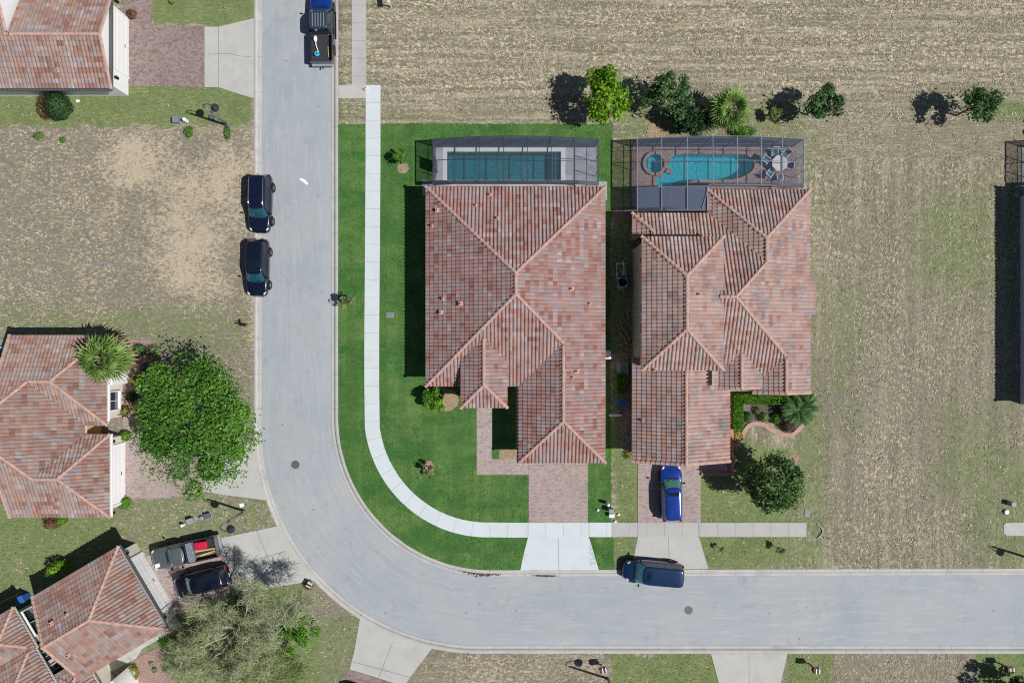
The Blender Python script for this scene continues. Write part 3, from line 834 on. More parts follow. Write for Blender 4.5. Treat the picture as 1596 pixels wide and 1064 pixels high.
def pick_dry(x, y, r):
    g, s_ = cover(x, y)
    clump = fnoise(x * .8 + 9, y * 1.5, 1.6); pl = .25 + .75 * pale_map(x, y)
    return (r.random(len(x)) < np.clip(1.15 - 1.5 * g, 0.05, 1) * pl * np.clip((clump - .45) * 9, .02, 1) * (1 - .75 * np.clip(s_ * 2, 0, 1))) & ~in_poly(x, y, LAWNW)
def pick_green(x, y, r):
    g, s_ = cover(x, y)
    return (r.random(len(x)) < np.clip(1.2 * g - .1, .03, 1) * np.clip((fnoise(x, y, 1.1) - .25) * 3, .1, 1)) & ~in_poly(x, y, LAWNW)
tufts('dry_grass', 330000, M['straw'], pick_dry, (.08, .20), (.03, .075), (.03, .30), 5, lambda x, y, r: np.clip(r.normal(.48, .30, len(x)), 0, 1))
def pick_sod(x, y, r):
    return in_poly(x, y, LAWNW) & (r.random(len(x)) < np.clip((fnoise(x, y, 1.3) - .2) * 2.2, .15, 1))
tufts('sod_grass', 150000, M['sod_blade'], pick_sod, (.05, .12), (.02, .05), (.1, .5), 8, lambda x, y, r: np.clip(r.normal(.45, .3, len(x)), 0, 1), z0=.02)
tufts('green_grass', 150000, M['blade'], pick_green, (.06, .15), (.02, .05), (.1, .4), 6, lambda x, y, r: np.clip(r.normal(.45, .25, len(x)), 0, 1))
# ------------------------------------------------------------------ houses
PITCH = .417
def plane(r, side):
    x0, x1, y0, y1, ze = r['x0'], r['x1'], r['y0'], r['y1'], r['ze']; p = r['p']
    return {'W': (p, 0, ze - p * x0), 'E': (-p, 0, ze + p * x1), 'S': (0, p, ze - p * y0), 'N': (0, -p, ze + p * y1)}[side]
def hp(poly, a, b, c):
    """keep a x + b y + c <= 0"""
    out = []; n = len(poly)
    for i in range(n):
        p, q = poly[i], poly[(i + 1) % n]
        dp, dq = a * p[0] + b * p[1] + c, a * q[0] + b * q[1] + c
        if dp <= 0: out.append(p)
        if (dp < 0 < dq) or (dq < 0 < dp):
            t = dp / (dp - dq); out.append((p[0] + (q[0] - p[0]) * t, p[1] + (q[1] - p[1]) * t))
    return out
def area(poly):
    return .5 * sum(poly[i][0] * poly[(i + 1) % len(poly)][1] - poly[(i + 1) % len(poly)][0] * poly[i][1] for i in range(len(poly)))
def roof_h(r, x, y):
    if not (r['x0'] - 1e-6 <= x <= r['x1'] + 1e-6 and r['y0'] - 1e-6 <= y <= r['y1'] + 1e-6): return -9
    return min(a * x + b * y + c for a, b, c in (plane(r, s) for s in r['slopes']))
VDIR = {'W': (1, 0), 'E': (-1, 0), 'N': (0, -1), 'S': (0, 1)}
PROF = [(0.0, 0.0), (.20, .004), (.34, .07), (.55, .11), (.76, .095), (.92, .02)]      # one S tile across: pan, then barrel
def tile_piece(bm, uvl, poly, pl, side, r, cw=.30, ch=.37):
    vd = VDIR[side]; ud = (vd[1], -vd[0])
    us = [p[0] * ud[0] + p[1] * ud[1] for p in poly]
    eave = {'W': r['x0'], 'E': -r['x1'], 'S': r['y0'], 'N': -r['y1']}[side]
    vs_ = [p[0] * vd[0] + p[1] * vd[1] - eave for p in poly]
    k0, k1 = math.floor(min(us) / cw), math.ceil(max(us) / cw)
    c0, c1 = math.floor(min(vs_) / ch), math.ceil(max(vs_) / ch)
    cols = [((k + f) * cw, h, k + f) for k in range(k0, k1) for f, h in PROF] + [(k1 * cw, 0.0, k1)]
    sub = bmesh.new(); sl = sub.loops.layers.uv.new('UVMap')
    rows = []
    for c in range(c0, c1):
        for v, lift, uvv in ((c * ch, .045, c + .02), ((c + 1) * ch, .0, c + .98)):
            row = []
            for u, h, ku in cols:
                vv = v + eave
                x = u * ud[0] + vv * vd[0]; y = u * ud[1] + vv * vd[1]
                z = pl[0] * x + pl[1] * y + pl[2] + h + lift
                row.append(sub.verts.new((x, y, z)))
            rows.append((row, uvv))
    for (ra, ua), (rb, ub) in zip(rows, rows[1:]):
        for i in range(len(cols) - 1):
            f = sub.faces.new((ra[i], ra[i + 1], rb[i + 1], rb[i]))
            riser = math.floor(ua) != math.floor(ub)
            u0, u1 = cols[i][2] + .001, cols[i + 1][2] - .001
            uA = ub if riser else ua
            for l, q in zip(f.loops, ((u0, uA), (u1, uA), (u1, ub), (u0, ub))): l[sl].uv = q
    n = len(poly)
    for i in range(n):
        p, q = poly[i], poly[(i + 1) % n]
        nx, ny = (q[1] - p[1]), -(q[0] - p[0])           # outward for a ccw outline
        L = math.hypot(nx, ny)
        if L < 1e-5: continue
        bmesh.ops.bisect_plane(sub, geom=sub.verts[:] + sub.edges[:] + sub.faces[:], dist=1e-5, plane_co=(p[0], p[1], 0), plane_no=(nx / L, ny / L, 0), clear_outer=True)
    me = bpy.data.meshes.new('tmp'); sub.to_mesh(me); sub.free()
    bm.from_mesh(me); bpy.data.meshes.remove(me)

def mk_rect(px0, px1, py0, py1, ze=2.9, slopes='WENS', gables='', grp=0, over=.45, p=PITCH, world=False, rake=.12):
    if world: x0, x1, y0, y1 = px0, px1, py0, py1
    else: x0, x1, y1, y0 = X(px0, ze), X(px1, ze), Y(py0, ze), Y(py1, ze)
    return dict(x0=x0, x1=x1, y0=y0, y1=y1, ze=ze, slopes=slopes, gables=gables, grp=grp, over=over, p=p, rake=rake)

def build_roof(root, rects, mat, ridge_mat, wall_mat, fascia_mat=None, wall_z0=-.05):
    bm = bmesh.new(); uvl = bm.loops.layers.uv.new('UVMap')
    for i, r in enumerate(rects):
        box = [(r['x0'], r['y0']), (r['x1'], r['y0']), (r['x1'], r['y1']), (r['x0'], r['y1'])]
        for s in r['slopes']:
            pl = plane(r, s); poly = box
            for s2 in r['slopes']:
                if s2 == s: continue
                q = plane(r, s2); poly = hp(poly, pl[0] - q[0], pl[1] - q[1], pl[2] - q[2])
                if len(poly) < 3: break
            if len(poly) < 3 or abs(area(poly)) < .01: continue
            pieces = [poly]
            for j, o in enumerate(rects):
                if j == i or o['grp'] != r['grp']: continue
                e = -1e-4 if j < i else 1e-4
                hps = [(-1, 0, o['x0']), (1, 0, -o['x1']), (0, -1, o['y0']), (0, 1, -o['y1'])]
                for s2 in o['slopes']:
                    q = plane(o, s2); hps.append((pl[0] - q[0], pl[1] - q[1], pl[2] - q[2] + e))
                new = []
                for pc in pieces:
                    rest = pc
                    for h in hps:
                        outp = hp(rest, -h[0], -h[1], -h[2])
                        if len(outp) >= 3 and abs(area(outp)) > .004: new.append(outp)
                        rest = hp(rest, *h)
                        if len(rest) < 3 or abs(area(rest)) < 1e-4: rest = None; break
                pieces = new
            for pc in pieces: tile_piece(bm, uvl, pc, pl, s, r)
    me = bpy.data.meshes.new('roof'); bm.to_mesh(me); bm.free()
    me.materials.append(mat)
    roof = bpy.data.objects.new('roof', me); COL.objects.link(roof); roof.parent = root
    # ridge and hip caps: short half round tiles, kept only where they lie on the outside of the roof
    mb = MB()
    def top(x, y): return max(roof_h(o, x, y) for o in rects)
    for r in rects:
        x0, x1, y0, y1, ze, p = r['x0'], r['x1'], r['y0'], r['y1'], r['ze'], r['p']
        w, d = x1 - x0, y1 - y0; sl = r['slopes']; segs = []
        zr = None
        if 'W' in sl and 'E' in sl and (w <= d or not ('N' in sl and 'S' in sl)):
            xm = (x0 + x1) / 2; zr = ze + p * w / 2
            a = (xm, y0 + (w / 2 if 'S' in sl else 0), zr); b = (xm, y1 - (w / 2 if 'N' in sl else 0), zr)
            segs.append((a, b))
            if 'S' in sl: segs += [((x0, y0, ze), a), ((x1, y0, ze), a)]
            if 'N' in sl: segs += [((x0, y1, ze), b), ((x1, y1, ze), b)]
        elif 'N' in sl and 'S' in sl:
            ym = (y0 + y1) / 2; zr = ze + p * d / 2
            a = (x0 + (d / 2 if 'W' in sl else 0), ym, zr); b = (x1 - (d / 2 if 'E' in sl else 0), ym, zr)
            segs.append((a, b))
            if 'W' in sl: segs += [((x0, y0, ze), a), ((x0, y1, ze), a)]
            if 'E' in sl: segs += [((x1, y0, ze), b), ((x1, y1, ze), b)]
        if 'W' in sl and 'N' in sl and 'S' not in sl and 'E' not in sl:
            q_ = min(w, d); segs.append(((x0, y1, ze), (x0 + q_, y1 - q_, ze + p * q_)))
        for g in r['gables']:                                           # rake tiles down the gable edges
            if g in 'NS':
                yy = y0 + .07 if g == 'S' else y1 - .07
                segs += [((x0, yy, ze), ((x0 + x1) / 2, yy, zr), g), ((x1, yy, ze), ((x0 + x1) / 2, yy, zr), g)]
            else:
                xx = x0 + .07 if g == 'W' else x1 - .07
                segs += [((xx, y0, ze), (xx, (y0 + y1) / 2, zr), g), ((xx, y1, ze), (xx, (y0 + y1) / 2, zr), g)]
        for sg_ in segs:
            a, b = Vector(sg_[0]), Vector(sg_[1]); rake = len(sg_) > 2; L = (b - a).length
            if L < .2: continue
            mb = MB(); n = max(1, round(L / .40)); d_ = (b - a) / n; ax = d_.normalized()
            side = ax.cross(Vector((0, 0, 1))).normalized(); up = side.cross(ax)
            for k in range(n):
                c = a + d_ * (k + .5)
                if c.z < top(c.x, c.y) - .06: continue
                if rake:
                    ox, oy = {'N': (0, .3), 'S': (0, -.3), 'E': (.3, 0), 'W': (-.3, 0)}[sg_[2]]
                    if top(c.x + ox, c.y + oy) > c.z - .25: continue
                else:
                    q1, q2 = c + side * .3, c - side * .3
                    if max(top(q1.x, q1.y), top(q2.x, q2.y)) > c.z - .05: continue
                p0, p1 = a + d_ * k - ax * .03, a + d_ * (k + 1) + ax * .03
                vs = []
                for q, rr, lf in ((p0, .15, .085), (p1, .125, .055)):
                    for t in range(7):
                        th = pi * t / 6
                        vs.append(q + side * (cos(th) * rr) + up * (sin(th) * rr * .8) + Vector((0, 0, lf - .03)))
                fs = [(t, t + 1, 7 + t + 1, 7 + t) for t in range(6)] + [tuple(range(7)), tuple(reversed(range(7, 14)))]
                mb.add(vs, fs)
            if mb.v: mb.build('ridge_cap', ridge_mat, roof)
    # soffit and fascia
    mb = MB()
    for i, r in enumerate(rects):
        z1 = r['ze'] - .015 - .003 * i
        e = .02 + .002 * i
        mb.prism([(r['x0'] + e, r['y0'] + e), (r['x1'] - e, r['y0'] + e), (r['x1'] - e, r['y1'] - e), (r['x0'] + e, r['y1'] - e)], z1 - .17, z1)
    mb.build('fascia', fascia_mat or M['fascia'], root)
    # walls, gables included
    mb = MB()
    for i, r in enumerate(rects):
        o = r['over'] + .003 * i
        x0, x1, y0, y1 = r['x0'] + o, r['x1'] - o, r['y0'] + o, r['y1'] - o
        for g in r['gables']:
            rk = r['rake'] + .003 * i
            if g == 'W': x0 = r['x0'] + rk
            if g == 'E': x1 = r['x1'] - rk
            if g == 'S': y0 = r['y0'] + rk
            if g == 'N': y1 = r['y1'] - rk
        zt = r['ze'] - .12
        cs = {'S': ((x0, y0), (x1, y0)), 'E': ((x1, y0), (x1, y1)), 'N': ((x1, y1), (x0, y1)), 'W': ((x0, y1), (x0, y0))}
        for s, (a, b) in cs.items():
            if s in r['gables']:
                m_ = ((a[0] + b[0]) / 2, (a[1] + b[1]) / 2)
                he = zt + r['p'] * o; half = math.hypot(b[0] - a[0], b[1] - a[1]) / 2
                hm = r['ze'] + r['p'] * (half + o) - .03
                mb.add([(*a, wall_z0), (*b, wall_z0), (*b, he), (*m_, hm), (*a, he)], [(0, 1, 2, 3, 4)])
            else:
                mb.add([(*a, wall_z0), (*b, wall_z0), (*b, zt), (*a, zt)], [(0, 1, 2, 3)])
    mb.build('wall', wall_mat, root)
    return roof, top

def roof_vent(roof, top, x, y, kind=0):
    z = top(x, y)
    mb = MB()
    if kind == 0:
        mb.box((x, y, z + .10), (.34, .34, .20)); mb.box((x - .03, y, z + .24), (.24, .26, .10)); mb.box((x - .06, y, z + .296), (.12, .14, .006), mi=1)
    else:
        mb.lathe((x, y, z - .05), [(.17, 0), (.15, .2), (.10, .24), (.09, .38), (.06, .38)], 12); mb.lathe((x, y, z + .335), [(.06, 0), (.06, .004)], 10, mi=1)
    mb.build('roof_vent', [M['vent'], M['vent_hole_and_shade']], roof)

def wall_window(root, c, w, h, rz, name='window', frame=.09, sill=True, mat=None, depth=.09):
    """window on a wall: c = middle of its foot on the wall face, rz = bearing of the outward normal"""
    n = Vector((cos(rz), sin(rz), 0)); t = Vector((-sin(rz), cos(rz), 0)); c = Vector(c)
    mb = MB()
    for sgn in (-1, 1): mb.box(c + t * sgn * (w / 2 + frame / 2) + n * depth / 2 + Vector((0, 0, h / 2)), (depth, frame, h + 2 * frame), rz)
    mb.box(c + n * depth / 2 + Vector((0, 0, h + frame / 2)), (depth - .006, w, frame), rz)
    mb.box(c + n * (depth / 2 + .02) - Vector((0, 0, frame / 2)), (depth + .04, w - .004, frame), rz)
    mb.box(c + n * depth * .4 + Vector((0, 0, h / 2)), (depth * .5, .05, h), rz)
    f = mb.build(name, M['white'], root)
    g = MB(); g.box(c + n * .02 + Vector((0, 0, h / 2)), (.03, w, h), rz)
    g.build('pane', mat or M['win'], f)
    return f

def garage_door(root, c, w, h, rz, rows=4, cols=8):
    n = Vector((cos(rz), sin(rz), 0)); t = Vector((-sin(rz), cos(rz), 0)); c = Vector(c)
    mb = MB()
    mb.box(c + n * .02 + Vector((0, 0, h / 2)), (.04, w, h), rz)
    pw, ph = w / cols, h / rows
    for i in range(rows):
        for j in range(cols):
            q = c + n * .05 + t * (-w / 2 + pw * (j + .5)) + Vector((0, 0, ph * (i + .5)))
            mb.box(q - n * .012, (.022, pw * .9, ph * .86), rz)
    d = mb.build('garage_door', M['white'], root)
    hb = MB(); hb.box(c + n * .075 + Vector((0, 0, h * .28)), (.03, .3, .05), rz); hb.build('handle', M['black_trim'], d)
    fr = MB()
    for sgn in (-1, 1): fr.box(c + t * sgn * (w / 2 + .08) + n * .06 + Vector((0, 0, h / 2)), (.12, .15, h), rz)
    fr.box(c + n * .06 + Vector((0, 0, h + .09)), (.124, w + .31, .17), rz)
    fr.build('garage_frame', M['white'], root)
    return d

def gutter(root, a, b, mat=None):
    mb = MB(); mb.bar(a, b, .13, .12); mb.build('gutter', mat or M['white'], root)
def wall_lamp(root, c, rz):
    n = Vector((cos(rz), sin(rz), 0)); c = Vector(c); mb = MB()
    mb.box(c + n * .12, (.18, .16, .30), rz); mb.box(c + n * .12 + Vector((0, 0, .2)), (.24, .22, .06), rz)
    mb.build('wall_lamp', M['black_trim'], root)

# -- the corner house with the long pool
h1 = thing('tiled_house', 'large rose tiled hip roof house on the corner lot with bright green lawn', 'house')
R1 = [mk_rect(663.5, 943.5, 291, 602), mk_rect(808, 943.5, 470, 721, slopes='WES'), mk_rect(718, 791, 512, 635.5, ze=3.8, slopes='WES', grp=1, over=.4)]
roof1, top1 = build_roof(h1, R1, M['roof1'], M['ridge1'], M['stucco'])
for px, py, k in ((680, 325, 0), (763, 300, 1), (741, 318, 1), (775, 340, 1), (671, 349, 1), (718, 473, 0), (686, 486, 0), (689, 465, 1), (891, 450, 0), (920, 472, 1), (900, 578, 0), (892, 588, 1)):
    z = 4.2
    roof_vent(roof1, top1, X(px, z), Y(py, z), k)
wall_window(h1, (R1[0]['x0'] + .45, Y(420), .9), 1.8, 1.3, pi); wall_window(h1, (R1[0]['x0'] + .45, Y(350), .9), 1.2, 1.3, pi); wall_window(h1, (R1[0]['x0'] + .45, Y(520), .9), 1.8, 1.3, pi)
garage_door(h1, (X(870), R1[1]['y0'] + .453, -.02), 4.9, 2.25, -pi / 2)
fd = MB(); fd.box((X(755), R1[2]['y0'] + .42, 1.15), (1.6, .08, 2.3)); dd = fd.build('front_door', M['wood'], h1)
fh = MB(); fh.box((X(762), R1[2]['y0'] + .35, 1.05), (.05, .06, .25)); fh.build('handle', M['chrome'], dd)
col_ = MB()
gutter(h1, (R1[1]['x0'] - .07, R1[1]['y0'] - .03, 2.80), (R1[1]['x0'] - .07, Y(603, 2.9), 2.80), M['gutter_dark'])
# little flat pieces of slab under the eave corners by the cage
for nm, (a, b, c, d) in (('step_slab', (658, 281, 676, 305)), ('step_slab', (931, 283, 946, 312))):
    sheet(nm, rect_px(a, b, c, d), .05, M['walk_new'], z0=-.05)

# -- the house to its right, with a raised middle storey
h2 = thing('tiled_house', 'worn tiled house with a raised upper storey beside the kidney shaped pool', 'house')
R2 = [mk_rect(1012, 1262.5, 332, 600, slopes='NES'), mk_rect(1102, 1262.5, 295.5, 432, slopes='NWE'), mk_rect(1173, 1262.5, 478, 613, slopes='WE', gables='S'),
      mk_rect(985, 1137.5, 556, 719.5, slopes='WE', gables='S', rake=.35),
      mk_rect(1113, 1188, 500, 605, ze=3.25, slopes='WE', gables='S', grp=1, over=.3), mk_rect(1000, 1127.5, 368.5, 577, ze=5.6, grp=2, over=.28),
      mk_rect(985, 1112, 332, 368.5, slopes='WN')]
R2.append(mk_rect(R2[0]['x1'] - 3, R2[0]['x1'] + .5, Y(492), Y(440), ze=2.9 - .5 * PITCH, slopes='E', world=True, over=.3))
roof2, top2 = build_roof(h2, R2, M['roof2'], M['ridge2'], M['stucco_tan'])
up = R2[5]
for yy in (480, 512):
    wall_window(h2, (up['x0'] + .287, Y(yy, 4.4), 4.0), .8, .8, pi, depth=.06)
garage_door(h2, (X(1043), R2[3]['y0'] + .362, -.02), 4.9, 2.2, -pi / 2)
for px, py, k in ((1078, 461, 1), (1006, 658, 1), (1015, 575, 1)):
    roof_vent(roof2, top2, X(px, 4.6), Y(py, 4.6), k)
sw_ = MB(); sw_.add([(R2[-2]['x0'] + .1, R2[-2]['y0'] + .01, 0), (X(1003, 4), R2[-2]['y0'] + .01, 0), (X(1003, 4), R2[-2]['y0'] + .01, 3.25), (R2[-2]['x0'] + .1, R2[-2]['y0'] + .01, 2.95)], [(0, 1, 2, 3)]); sw_.build('wall', M['stucco_tan'], h2)
hook = MB(); hook.box((up['x0'] + .12, Y(405, 5), 4.8), (.24, .3, .3)); hook.build('wall_lamp', M['util_grey'], h2)
trim = MB(); trim.box((R2[3]['x1'] + .14, (Y(625) + Y(700)) / 2, .45), (.28, Y(625) - Y(700), .9)); trim.build('plinth', M['terracotta'], h2)
jb = MB(); jb.box((X(1108, 4.3), Y(588.5, 4.3), top2(X(1108, 4.3), Y(592, 4.3)) + .09), (.42, 1.25, .14)); jb.build('roof_pocket_shade', M['vent_hole_and_shade'], h2)  # near-black box painted in for the shadowed pocket beside the upper storey

# -- house at the top left, its garage gable facing the street
h3 = thing('tiled_house', 'rust tiled house whose white gable and garage door face the paver drive', 'house')
R3 = [mk_rect(-60, 175, -5, 138.5, slopes='NS', gables='E', rake=.30), mk_rect(-420, 34, -330, 138.5, slopes='NS', gables='E', rake=.25)]
roof3, top3 = build_roof(h3, R3, M['roof3'], M['ridge2'], M['white'], M['gutter_dark'])
gx3 = R3[0]['x1'] - .30
garage_door(h3, (gx3, (Y(30) + Y(124)) / 2, -.02), 4.9, 2.35, 0)
wall_lamp(h3, (gx3, Y(135), 1.9), 0); wall_lamp(h3, (gx3, Y(20), 1.9), 0)
gutter(h3, (R3[1]['x0'], R3[0]['y0'] - .07, 2.82), (R3[0]['x1'] - .05, R3[0]['y0'] - .07, 2.82), M['gutter_dark'])
roof_vent(roof3, top3, X(30, 3.6), Y(62, 3.6), 1)

# -- house at the left with the two street facing wings
h4 = thing('tiled_house', 'rust tiled house with two hipped wings behind the big oak', 'house')
R4 = [mk_rect(14, 134, 522, 806, slopes='NES', gables='W', rake=.3), mk_rect(52, 168, 522, 663, slopes='NES'), mk_rect(40, 172, 676, 806, slopes='NES')]
roof4, top4 = build_roof(h4, R4, M['roof3'], M['ridge2'], M['stucco'])
gx4 = R4[2]['x1'] - .456
garage_door(h4, (gx4, (Y(688) + Y(782)) / 2, -.02), 4.9, 2.3, 0)
wall_lamp(h4, (gx4, Y(683), 1.9), 0); wall_lamp(h4, (gx4, Y(790), 1.9), 0)
gx5 = R4[1]['x1'] - .453
wall_window(h4, (gx5, Y(622), .75), 1.5, 1.5, 0, depth=.22)
pf = MB(); pf.box((gx5 + .3, Y(550), 1.25), (.6, 1.3, 2.5)); pf.build('pilaster', M['white'], h4)
pf = MB(); pf.box((gx5 + .3, Y(586), 1.25), (.6, 1.2, 2.5)); pf.build('pilaster', M['white'], h4)
gutter(h4, (R4[2]['x1'] + .06, R4[2]['y0'], 2.81), (R4[2]['x1'] + .06, R4[2]['y1'], 2.81))
gutter(h4, (R4[1]['x1'] + .06, Y(650), 2.81), (R4[1]['x1'] + .06, Y(595), 2.81))
fd = MB(); fd.box((R4[0]['x1'] - .43, Y(668), 1.1), (.08, 1.1, 2.2)); fd.build('front_door', M['wood'], h4)

# -- house at the bottom left, turned to the bend
ANG = math.atan2(137 * .488, 137 * .873)              # depth axis of the plan in the photograph
ang5 = RAD(30.5)
o5 = P(223, 915, 2.9)
h5 = thing('tiled_house', 'rust tiled house set at an angle to the bend with white garage wall', 'house', (o5.x, o5.y, 0), ang5)
R5 = [mk_rect(-8.3, 0, -3.98, 3.98, slopes='NES', gables='W', world=True, rake=.35),
      mk_rect(-22, -10.0, .1, 4.05, slopes='NES', world=True), mk_rect(-24, -10.15, -7.4, .7, slopes='NES', world=True),
      mk_rect(-10.4, -7.5, -9.5, -2.5, ze=2.5, slopes='WEN', world=True, grp=1)]
roof5, top5 = build_roof(h5, R5, M['roof3'], M['ridge2'], M['stucco'])
garage_door(h5, (-.456, .0, -.02), 4.9, 2.3, 0)
wall_lamp(h5, (-.456, 3.1, 1.9), 0); wall_lamp(h5, (-.456, -3.1, 1.9), 0)
gutter(h5, (.06, -3.98, 2.81), (.06, 3.98, 2.81), M['gutter_dark'])
for lx, ly, k in ((-7.2, -1.6, 0), (-7.0, 1.3, 0), (-5.6, 1.3, 1)): roof_vent(roof5, top5, lx, ly, k)
wall_window(h5, (-10.45, 2.2, .8), 2.2, 1.4, 0, depth=.35)
wall_window(h5, (-10.6, -.9, 1.0), .8, 1.2, 0); wall_window(h5, (-10.6, -2.2, 1.0), .8, 1.2, 0)
# the curved white entry wall with its dark arch
mb = MB()
for k in range(14):
    a0, a1 = -pi / 2 + pi * .62 * k / 14, -pi / 2 + pi * .62 * (k + 1) / 14
    for rr in (1.6,):
        p0 = (-7.6 + rr * cos(a0), -5.9 + rr * sin(a0)); p1 = (-7.6 + rr * cos(a1), -5.9 + rr * sin(a1))
        mb.add([(*p0, 0), (*p1, 0), (*p1, 2.9), (*p0, 2.9)], [(0, 1, 2, 3)])
        q0 = (-7.6 + (rr - .3) * cos(a0), -5.9 + (rr - .3) * sin(a0)); q1 = (-7.6 + (rr - .3) * cos(a1), -5.9 + (rr - .3) * sin(a1))
        mb.add([(*p0, 2.9), (*p1, 2.9), (*q1, 2.9), (*q0, 2.9)], [(0, 1, 2, 3)])
mb.build('entry_wall', M['white'], h5)

# -- house at the right edge: only its shaded side shows
h6 = thing('tiled_house', 'house cut by the right edge, only its pale blue side wall showing', 'house')
R6 = [mk_rect(1620, 1900, 291, 639, ze=2.5, slopes='WENS', over=.28)]
roof6, top6 = build_roof(h6, R6, M['roof2'], M['ridge2'], M['stucco_blue'])
wall_window(h6, (R6[0]['x0'] + .28, Y(360), .9), 1.4, 1.3, pi); wall_window(h6, (R6[0]['x0'] + .28, Y(480), .9), 1.4, 1.3, pi)
# ------------------------------------------------------------------ pools and their screen cages
def ring_deck(name, rect, hole, z, mat):
    return sheet(name, rect_px(*rect), z, mat, holes=[hole], z0=-.06)

def basin(pool, outline_px, depth, wmat, pmat, wz=-.10, steps=()):
    pts = [(X(a), Y(b)) for a, b in outline_px]
    n = len(pts)
    ar = area(pts)
    if ar < 0: pts = pts[::-1]
    mb = MB()
    tris = tessellate_polygon([[Vector((a, b, 0)) for a, b in pts]])
    def upf(t):
        a, b, c = (pts[i] for i in t); return tuple(t) if (b[0] - a[0]) * (c[1] - a[1]) - (b[1] - a[1]) * (c[0] - a[0]) > 0 else tuple(reversed(t))
    mb.add([(a, b, -depth) for a, b in pts], [upf(t) for t in tris])
    vs = [(a, b, -depth) for a, b in pts] + [(a, b, .03) for a, b in pts]
    mb.add(vs, [(i, n + i, n + (i + 1) % n, (i + 1) % n) for i in range(n)])
    mb.build('basin', pmat, pool)
    w = MB(); w.add([(a, b, wz) for a, b in pts], [upf(t) for t in tris]); w.build('water_surface', wmat, pool)
    for (x0, y0, x1, y1, zt) in steps:
        s = MB(); s.prism([(X(x0), Y(y0)), (X(x1), Y(y0)), (X(x1), Y(y1)), (X(x0), Y(y1))], -depth + .01, zt); s.build('step', pmat, pool)

def coping(pool, outline_px, w, mat, z=.075):
    pts = [(X(a), Y(b)) for a, b in outline_px]
    if area(pts) > 0: pts = pts[::-1]
    path = pts + [pts[0]]
    n = len(pts)
    def off(d):
        out = []
        for i in range(n):
            a, b, c = Vector(pts[i - 1]), Vector(pts[i]), Vector(pts[(i + 1) % n])
            d0 = (b - a).normalized(); d1 = (c - b).normalized()
            n0, n1 = Vector((-d0.y, d0.x)), Vector((-d1.y, d1.x)); m = (n0 + n1).normalized()
            k = d / max(.35, m.dot(n0)); out.append((b.x + m.x * k, b.y + m.y * k))
        return out
    inner, outer = off(-.02), off(w)
    mb = MB()
    vs = [(*p, z) for p in inner] + [(*p, z) for p in outer] + [(*p, -.1) for p in inner] + [(*p, .0) for p in outer]
    fs = []
    for i in range(n):
        j = (i + 1) % n
        fs += [(i, j, n + j, n + i), (i, 2 * n + i, 2 * n + j, j), (n + i, n + j, 3 * n + j, 3 * n + i)]
    mb.add(vs, fs)
    o = mb.build('coping', mat, pool)
    if sum(p.normal.z * p.area for p in o.data.polygons) < 0: o.data.flip_normals()

# pool 1: a plain rectangle
P1 = rect_px(696.5, 236, 874.5, 281.5)
ring_deck('pool_deck', (676, 229, 930.5, 301), rect_px(694, 233, 877, 284), .055, M['deck_grey'])
pool1 = thing('swimming_pool', 'long rectangular deep teal pool with white coping and dark steps', 'pool', (0, 0, 0))
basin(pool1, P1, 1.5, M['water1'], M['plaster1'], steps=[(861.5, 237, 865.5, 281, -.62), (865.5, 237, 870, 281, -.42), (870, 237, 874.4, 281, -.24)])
coping(pool1, P1, .36, M['coping'])

# pool 2: free form
def smooth_closed(p, n=8):
    out = []; m = len(p)
    for i in range(m):
        a, b, c, d = p[i - 1], p[i], p[(i + 1) % m], p[(i + 2) % m]
        for k in range(n):
            t = k / n
            out.append(tuple(.5 * ((2 * b[j]) + (-a[j] + c[j]) * t + (2 * a[j] - 5 * b[j] + 4 * c[j] - d[j]) * t * t + (-a[j] + 3 * b[j] - 3 * c[j] + d[j]) * t ** 3) for j in (0, 1)))
    return out
P2c = smooth_closed([(1045, 246), (1060, 240.5), (1092, 240), (1130, 240), (1158, 240.5), (1172, 248), (1176, 259), (1168, 270), (1148, 279), (1118, 281), (1090, 281), (1072, 285), (1058, 294), (1044, 300), (1031, 298), (1023, 287), (1025, 276), (1036, 270), (1042, 259)], 4)
SPA = ell(1020, 256, 14.5, 14.5, 28, 0)
sheet('pool_deck', rect_px(982, 228, 1241, 339), .055, M['deck_brown'], holes=[P2c, SPA], z0=-.06)
pool2 = thing('swimming_pool', 'kidney shaped turquoise pool on brown paver deck', 'pool', (0, 0, 0))
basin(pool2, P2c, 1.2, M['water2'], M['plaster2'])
coping(pool2, P2c, .22, M['paver_old'], .07)
spa = thing('spa_pool', 'round turquoise spa beside the kidney shaped pool', 'spa', (0, 0, 0))
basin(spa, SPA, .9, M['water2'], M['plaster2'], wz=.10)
mb = MB()
c = P(1020, 256)
mb.lathe((c.x, c.y, -.06), [(.79, .0), (.79, .36), (1.05, .36), (1.05, .0)], 32, caps=False); mb.build('spa_rim', M['paver_old'], spa)
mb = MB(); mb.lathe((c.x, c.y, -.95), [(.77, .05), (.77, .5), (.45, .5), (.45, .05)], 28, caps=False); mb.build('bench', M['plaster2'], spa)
w_ = MB(); w_.box((X(1042), Y(268), .14), (.5, .4, .22), RAD(-20)); w_.build('spillway', M['paver_old'], spa)

